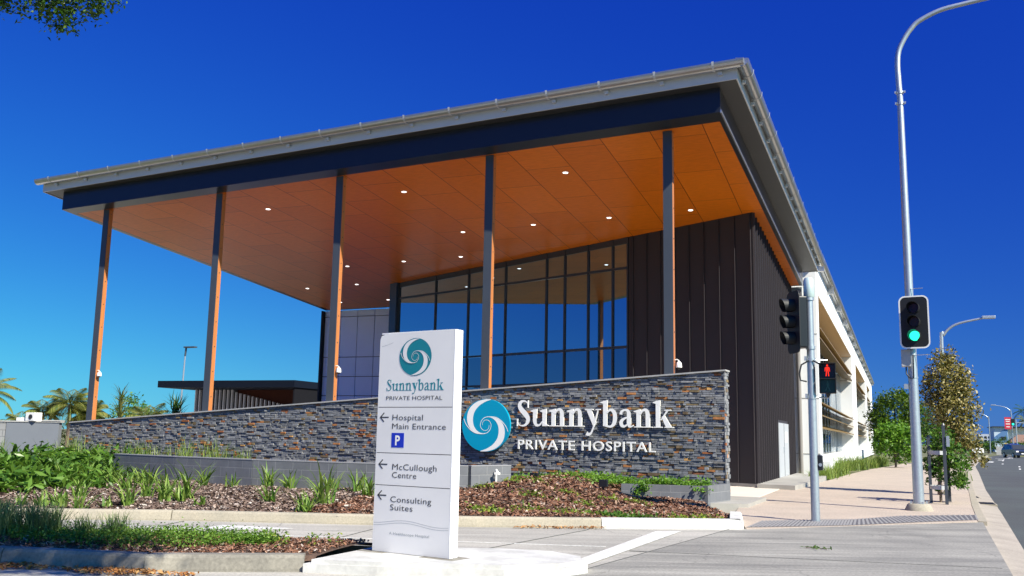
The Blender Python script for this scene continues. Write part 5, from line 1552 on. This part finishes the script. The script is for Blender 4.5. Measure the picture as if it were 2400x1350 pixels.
# ------------------------------------------------------------------ overhanging tree, near left
tree('shade_tree', (-7.0, 3.2, 0), 'dark green tree whose leafy branch hangs into the top left of the view', 'tree',
     [(-7.0, 3.2, -.2), (-6.9, 3.3, 3), (-6.6, 3.8, 5.5), (-6.3, 4.4, 7.6)], [.26, .21, .16, .08],
     [([(-6.7, 3.7, 5.2), (-7.8, 5.8, 6.9), (-8.8, 7.4, 6.95)], [.1, .06, .015]), ([(-6.7, 3.7, 5.2), (-4.8, 4.8, 6.4), (-3.0, 5.6, 7.0)], [.1, .07, .02]), ([(-6.6, 3.9, 5.6), (-8.6, 5.0, 7.5), (-9.8, 6.9, 7.2)], [.08, .05, .015])],
     [(-6.2, 4.4, 8.8, 3.2, 1.8, 1.4)], 3500, .13, M['leaf_dark'], aspect=.5, seed=61, droop=.2, shell=.35)
shade = bpy.data.objects['shade_tree']
lv = [leaves(blob_points([(-9.25, 7.42, 6.42, .55, .35, .34), (-8.72, 7.68, 6.30, .46, .32, .34), (-8.36, 7.78, 6.42, .32, .28, .22), (-8.75, 7.7, 6.02, .2, .18, .12), (-9.42, 7.35, 6.15, .16, .16, .1), (-9.0, 7.4, 6.8, .9, .5, .3)], 6500, 62, .25), .062, .5, .4, 63, .25),
      leaves(blob_points([(-2.0, 4.6, 7.0, 1.7, 1.1, .8), (-.9, 4.4, 7.2, 1.1, .9, .7), (-3.4, 4.6, 7.3, 1.4, 1.0, .8)], 7500, 64, .2), .11, .55, .6, 65, .1)]
V, F = merge(lv); npobj('branch_foliage', V, F, M['leaf_dark'], shade)

# ------------------------------------------------------------------ beyond the slate wall, left
def palm(x, y, h, nf, L, seed, label, mat=None, trunk=.12):
    t = thing('palm_tree', (x, y, 0), label, 'palm', 'palms beyond the slate wall')
    MB().tube([(x, y, -.2), (x + .05, y, h * .5), (x, y, h)], [trunk, trunk * .85, trunk * .7], 8).build('trunk', M['bark'], t, True)
    palm_crown((x, y, h), int(nf * 1.35), L, seed, mat or M['leaf_palm'], t, .12, 2.0, .55, .03)
    return t


palm(-43.2, 35.1, 3.1, 16, 1.9, 71, 'tall palm at the far left edge with drooping fronds')
palm(-38.7, 36.4, 2.6, 18, 1.45, 72, 'full golden green palm left of the leftmost column')
palm(-38.0, 37.0, 2.1, 14, 1.2, 73, 'short palm tucked against the leftmost column')
palm(-40.3, 36.2, 2.2, 12, 1.1, 74, 'slim feathery palm above the white meter box')
palm(-39.4, 38.2, 2.2, 12, 1.1, 75, 'feathery palm between the meter box and the full golden palm')
palm(-41.6, 36.2, 1.5, 14, 1.2, 76, 'low palm at the far left behind the pale block wall')
palm(-35.0, 37.9, 1.9, 14, 1.3, 77, 'low arching palm right of the spiky dracaena')
palm(-40.9, 34.6, 1.25, 12, 1.1, 79, 'squat palm directly behind the pale block wall')
dr_ = thing('dracaena', (-36.4, 37.4, 0), 'spiky upright dracaena with radiating leaves beyond the slate wall', 'plant')
MB().tube([(-36.4, 37.4, 0), (-36.4, 37.4, 3.0)], .04, 7).build('stem', M['bark'], dr_)
ns = 90
V, F = blades(np.stack([np.full(ns, -36.4), np.full(ns, 37.4), rr.uniform(1.7, 3.1, ns)], 1), rr.uniform(0, 6.28, ns), rr.uniform(.7, 1.0, ns), np.full(ns, .05), rr.uniform(.25, 1.2, ns), 4, .6, 80)
npobj('leaves', V, F, M['leaf_palm'], dr_)
yu = thing('yucca', (-33.6, 38.7, 0), 'dark spiky yucca against the left end of the low dark building', 'plant')
MB().tube([(-33.9, 38.6, 0), (-33.9, 38.6, 2.2)], .06, 7).build('stem', M['bark'], yu)
V, F = blades(np.stack([rr.normal(-33.9, .15, 120), np.full(120, 38.6), rr.uniform(1.5, 2.6, 120)], 1), rr.uniform(0, 6.28, 120), rr.uniform(.6, 1.15, 120), np.full(120, .05), rr.uniform(.1, 1.1, 120), 4, .6, 81)
npobj('leaves', V, F, M['leaf_dark'], yu)
for k, (x, y, h, w) in enumerate([(-37.2, 37.5, 1.9, 1.0), (-35.6, 38.6, 1.7, .9), (-42.0, 37.4, 1.7, 1.2), (-39.6, 37.9, 1.7, 1.2), (-34.6, 39.0, 1.7, .8)]):
    t = thing('garden_shrub', (x, y, 0), ['rounded shrub just right of the leftmost column', 'low shrub between the dracaena and the yucca', 'dry olive shrub at the far left', 'olive shrub below the feathery palms', 'yellow green shrub beside the yucca'][k], 'shrub', 'shrubs beyond the slate wall')
    V, F = leaves(blob_points([(x, y, h * .55, w, w, h * .5)], 800, 600 + k), .2, .4, .4, 600 + k)
    npobj('foliage', V, F, M['leaf_palm'] if k != 0 else M['leaf_mid'], t)
tree('background_tree', (-44, 46, 0), 'distant rounded green tree behind the leftmost column', 'tree', [(-44, 46, 0), (-44, 46, 2)], [.2, .1], [], [(-43.9, 46, 2.4, 1.3, 1.2, 1.0), (-43, 46, 2.0, 1.2, 1, .9)], 1500, .22, M['leaf_mid'], seed=66)
CP = thing('carport', (-40, 56, 0), 'low dark flat roofed building with vertical slat screen behind the slate wall', 'building')
MB().box(-45.6, -34.8, 50, 64, 4.18, 4.62).build('roof', pm('black_navy_roof', (.006, .009, .016), .6, spec=.1), CP)
mb = MB()
for k in range(24): mb.box(-45.0 + k * .34, -44.93 + k * .34, 53.0, 53.2, 0, 4.178 if k < 10 else 4.0 - (k - 10) * .07)
mb.build('slat', pm('pale_slat', (.42, .43, .46), .5), CP)
MB().box(-41.6, -35.0, 53.25, 53.4, 0, 4.175).build('timber_wall', pm('dark_timber_wall', (.040, .011, .006), .7, spec=.1, var=.5, vscale=1.5, stretch=(6, 1, .3)), CP)
MB().box(-45.3, -41.62, 53.5, 53.6, 0, 4.175).build('dark_wall', M['cladding'], CP)
MB().box(-35.0, -34.9, 50.2, 64, 0, 4.175).build('side_screen', pm('black_screen', (.010, .010, .012), .7, spec=.1), CP)
MB().box(-36.9, -36.5, 53.1, 53.24, 3.75, 3.80).build('wall_light', M['lamp_white'], CP)
lp = thing('car_park_light', (-57.6, 66, 0), 'slim grey car park light pole with flat head behind the low dark building', 'street light')
MB().tube([(-57.6, 66, 0), (-57.4, 66, 7.9)], [.09, .06], 8).build('pole', M['zinc'], lp, True)
MB().tube([(-57.4, 66, 7.8), (-57.35, 66, 8.5)], [.08, .08], 8).build('neck', M['steel_dark'], lp)
MB().box(-57.5, -56.3, 65.8, 66.2, 8.5, 8.62, .03).build('head', M['steel_dark'], lp)

# ------------------------------------------------------------------ far end of the road
def car(x, y, rz, label, body, name='parked_car', s=1.0, group=None):
    t = thing(name, (x, y, -.12), label, 'car', group)
    T = Matrix.Translation((x, y, -.12)) @ Matrix.Rotation(rz, 4, 'Z') @ Matrix.Scale(s, 4)
    prof = [(-2.25, .35), (-2.25, .85), (-2.1, 1.0), (-1.15, 1.08), (-.5, 1.66), (1.5, 1.72), (2.1, 1.1), (2.25, .95), (2.25, .35)]
    def side(pr_, w0, w1, name_, m_, zc_=None, parent=t):
        mb = MB(); mb.M = T; n = len(pr_)
        wf = lambda z: w0 if z < 1.1 else w1
        mb.add([(-wf(z), y_, z) for y_, z in pr_] + [(wf(z), y_, z) for y_, z in pr_], [(i, (i + 1) % n, (i + 1) % n + n, i + n) for i in range(n)] + [tuple(range(n - 1, -1, -1)), tuple(range(n, 2 * n))])
        return mb.build(name_, m_, parent)
    bo = side(prof, .92, .74, 'body', body)
    gm = M['frame']
    mb = MB(); mb.M = T
    mb.add([(-.78, -1.17, 1.10), (.78, -1.17, 1.10), (.66, -.56, 1.63), (-.66, -.56, 1.63)], [(0, 1, 2, 3)])
    mb.add([(-.66, 1.60, 1.65), (.66, 1.60, 1.65), (.78, 2.10, 1.14), (-.78, 2.10, 1.14)], [(0, 1, 2, 3)])
    for sg in (-1, 1):
        mb.add([(sg * .89, -.95, 1.10), (sg * .89, 1.85, 1.14), (sg * .755, 1.4, 1.62), (sg * .755, -.48, 1.58)], [(0, 1, 2, 3)] if sg > 0 else [(3, 2, 1, 0)])
    mb.build('window', gm, t)
    for sx in (-1, 1):
        for yy in (-1.4, 1.4):
            mb = MB(); mb.M = T; mb.tube([(sx * .72, yy, .33), (sx * .95, yy, .33)], .34, 16)
            w = mb.build('wheel', M['black_matte'], t)
            mb = MB(); mb.M = T; mb.tube([(sx * .945, yy, .33), (sx * .96, yy, .33)], .2, 12); mb.build('rim', M['zinc'], w)
        mb = MB(); mb.M = T; mb.box(sx * .72 - .16, sx * .72 + .16, -2.27, -2.2, .72, .88); mb.build('headlight', M['white_paint'], t)
    mb = MB(); mb.M = T; mb.box(-.25, .25, -2.275, -2.25, .48, .6); mb.build('number_plate', M['white_paint'], t)
    mb = MB(); mb.M = T; mb.box(-.55, .55, -2.27, -2.25, .62, .8); mb.build('grille', M['black'], t)
    return t


car(13.9, 138.5, R(16), 'dark navy car driving towards the camera at the far end of the road', pm('navy_car_paint', (.02, .03, .07), .25, coat=.6), 'car')
car(10.7, 168, R(18), 'white car far down the road, half hidden behind the bronze tree', pm('white_car_paint', (.75, .75, .75), .3, coat=.5), 'car')
FB = thing('far_building', (27, 235, 0), 'blue and white flat roofed building far down the road', 'building')
bl = pm('blue_wall', (.10, .22, .42), .6); wv = pm('pale_blue_wall', (.55, .66, .74), .6)
MB().box(19.3, 22.0, 232, 245, 0, 5.3).build('wall', wv, FB)
MB().box(22.0, 26.5, 234, 245, 0, 5.2).build('wall', M['white_wall'], FB)
MB().prism([(19.4, 0), (19.41, 0)] and [(19.3, 231.9), (21.9, 231.9), (21.9, 231.98), (19.3, 231.98)], 2.2, lambda x, y: 3.2 + (x - 19.3) * .78).build('blue_panel', bl, FB)
MB().box(19.0, 26.8, 231.5, 245.5, 5.32, 5.5).build('roof', M['steel_dark'], FB)
mb = MB().box(20.6, 21.6, 231.8, 231.9, 2.6, 3.3); mb.build('window', M['frame'], FB)
FH = thing('far_house', (24, 215, 0), 'brown roofed low house in front of the blue and white building', 'house')
MB().box(20.5, 26, 212, 218, 0, 2.0).build('wall', pm('tan_wall', (.35, .28, .22), .7), FH)
MB().add([(20.0, 211.5, 2.0), (26.5, 211.5, 2.0), (26.5, 218.5, 2.0), (20.0, 218.5, 2.0), (22, 215, 3.6), (25, 215, 3.6)], [(0, 1, 5, 4), (1, 2, 5), (2, 3, 4, 5), (3, 0, 4), (3, 2, 1, 0)]).build('roof', pm('tile_roof', (.22, .13, .09), .8), FH)
AP = thing('apartment_block', (26, 350, 0), 'pale apartment block on the horizon at the end of the road', 'building')
MB().box(24.6, 28.6, 350, 360, 0, 5.0).build('wall', pm('pale_grey_wall', (.48, .52, .58), .6), AP)
for z in (1.5, 2.6, 3.7):
    for x in (25.0, 26.2, 27.4): MB().box(x, x + .7, 349.9, 349.98, z, z + .6).build('window', M['frame'], AP)
FF = thing('paling_fence', (15, 172, 0), 'pale grey paling fence beside the far road', 'fence')
mb = MB()
for k in range(15): mb.box(14.4 + k * .14, 14.52 + k * .14, 171, 171.04, -.1, 1.25)
mb.build('paling', pm('grey_paling', (.45, .44, .42), .8), FF)
MB().box(14.4, 16.5, 171.05, 171.1, .9, 1.0).build('rail', M['slab'], FF)
BN = thing('street_banner', (16.3, 172, 4), 'red street banner with white lettering on a far pole', 'banner')
MB().tube([(16.95, 172, -.1), (16.95, 172, 6.2)], .07, 8).build('pole', M['zinc'], BN)
bnp = MB().box(15.9, 16.85, 171.98, 172.02, 4.0, 5.9).build('cloth', M['banner'], BN)
mb = MB()
for z, w in ((5.45, .7), (5.15, .55), (4.75, .6), (4.3, .5)): mb.box(16.37 - w / 2, 16.37 + w / 2, 171.965, 171.975, z, z + .14)
mb.build('white_stripe', M['white_paint'], bnp)
TS = thing('traffic_signal', (16.9, 166, 0), 'far mast arm traffic signal showing green beside the red banner', 'traffic light')
MB().tube([(16.9, 166, -.1), (16.9, 166, 5.4)], .09, 8).build('pole', M['zinc'], TS)
MB().tube([(16.9, 166, 4.95), (19.8, 166, 4.75)], .06, 8).build('mast_arm', M['zinc'], TS)
MB().box(16.2, 16.75, 165.7, 165.9, 4.45, 5.5, .03).build('lantern', M['black_matte'], TS)
MB().tube([(16.48, 165.69, 4.68), (16.48, 165.66, 4.68)], .16, 12).build('green_lens', M['green_lamp'], TS)
SG = thing('road_sign', (16.4, 160, 0), 'small blue and white road sign on a post right of the navy car', 'sign')
MB().tube([(15.9, 160, -.1), (15.9, 160, 2.0)], .04, 6).build('post', M['zinc'], SG)
MB().box(15.3, 16.5, 159.9, 159.95, 1.45, 1.7).build('panel', M['blue_sign'], SG)
YS = thing('roadside_sign', (15.0, 163, 0), 'yellow post sign behind the navy car', 'sign')
MB().box(14.9, 15.2, 163, 163.1, -.1, 1.75).build('panel', pm('yellow_sign', (.65, .42, .02), .5), YS)
palm(20.1, 184, 7.2, 12, 2.3, 90, 'tall palm cut by the right edge of the view, far down the road', M['leaf_dark'])['group'] = 'palms down the road'
palm(18.9, 172, 5.4, 10, 1.7, 91, 'shorter palm below the tall one at the right edge', M['leaf_palm'])['group'] = 'palms down the road'
FT = [(17.2, 157, 1.2, 1.5, 'leaf_bright', 'bright green roadside shrub at the right edge of the view'), (18.2, 162, 1.6, 2.2, 'leaf_mid', 'green tree behind the bright shrub at the right edge'), (18.4, 205, 2.2, 2.6, 'leaf_dark', 'dark tree before the blue and white building'),
      (15.9, 205, 1.5, 1.9, 'leaf_mid', 'mid green tree left of the brown roofed house'), (17.0, 240, 2.4, 2.4, 'leaf_dark', 'dark tree just right of the far thin street light'), (14.0, 240, 2.6, 2.5, 'leaf_dark', 'dark tree left of the far thin street light'), (12.2, 230, 2.6, 3.0, 'leaf_mid', 'green tree beside the far bend of the road'), (21.5, 300, 3.0, 2.6, 'leaf_dark', 'distant dark tree before the apartment block'), (9.6, 220, 2.6, 3.0, 'leaf_mid', 'distant green tree behind the bronze tree'), (24, 260, 3.5, 2.4, 'leaf_dark', 'dark trees behind the brown roofed house')]
for k, (x, y, w, h, m_, lb) in enumerate(FT):
    tree('roadside_tree' if h > 1.6 else 'roadside_shrub', (x, y, 0), lb, 'tree' if h > 1.6 else 'shrub', [(x, y, -.2), (x, y, h * .6)], [.14, .08], [], [(x, y, h * .62, w, w, h * .45), (x - w * .4, y, h * .5, w * .7, w * .7, h * .4), (x + w * .4, y, h * .45, w * .7, w * .7, h * .4)], 900, .3, M[m_], 'trees down the road', .55, 700 + k)
flat('verge', [(14.5, 150), (30, 150), (40, 260), (24, 262), (21.8, 200)], -.05, pm('verge_grass', (.22, .2, .08), .95, var=.6, vscale=.3, vcol=(.12, .16, .05)), .1)
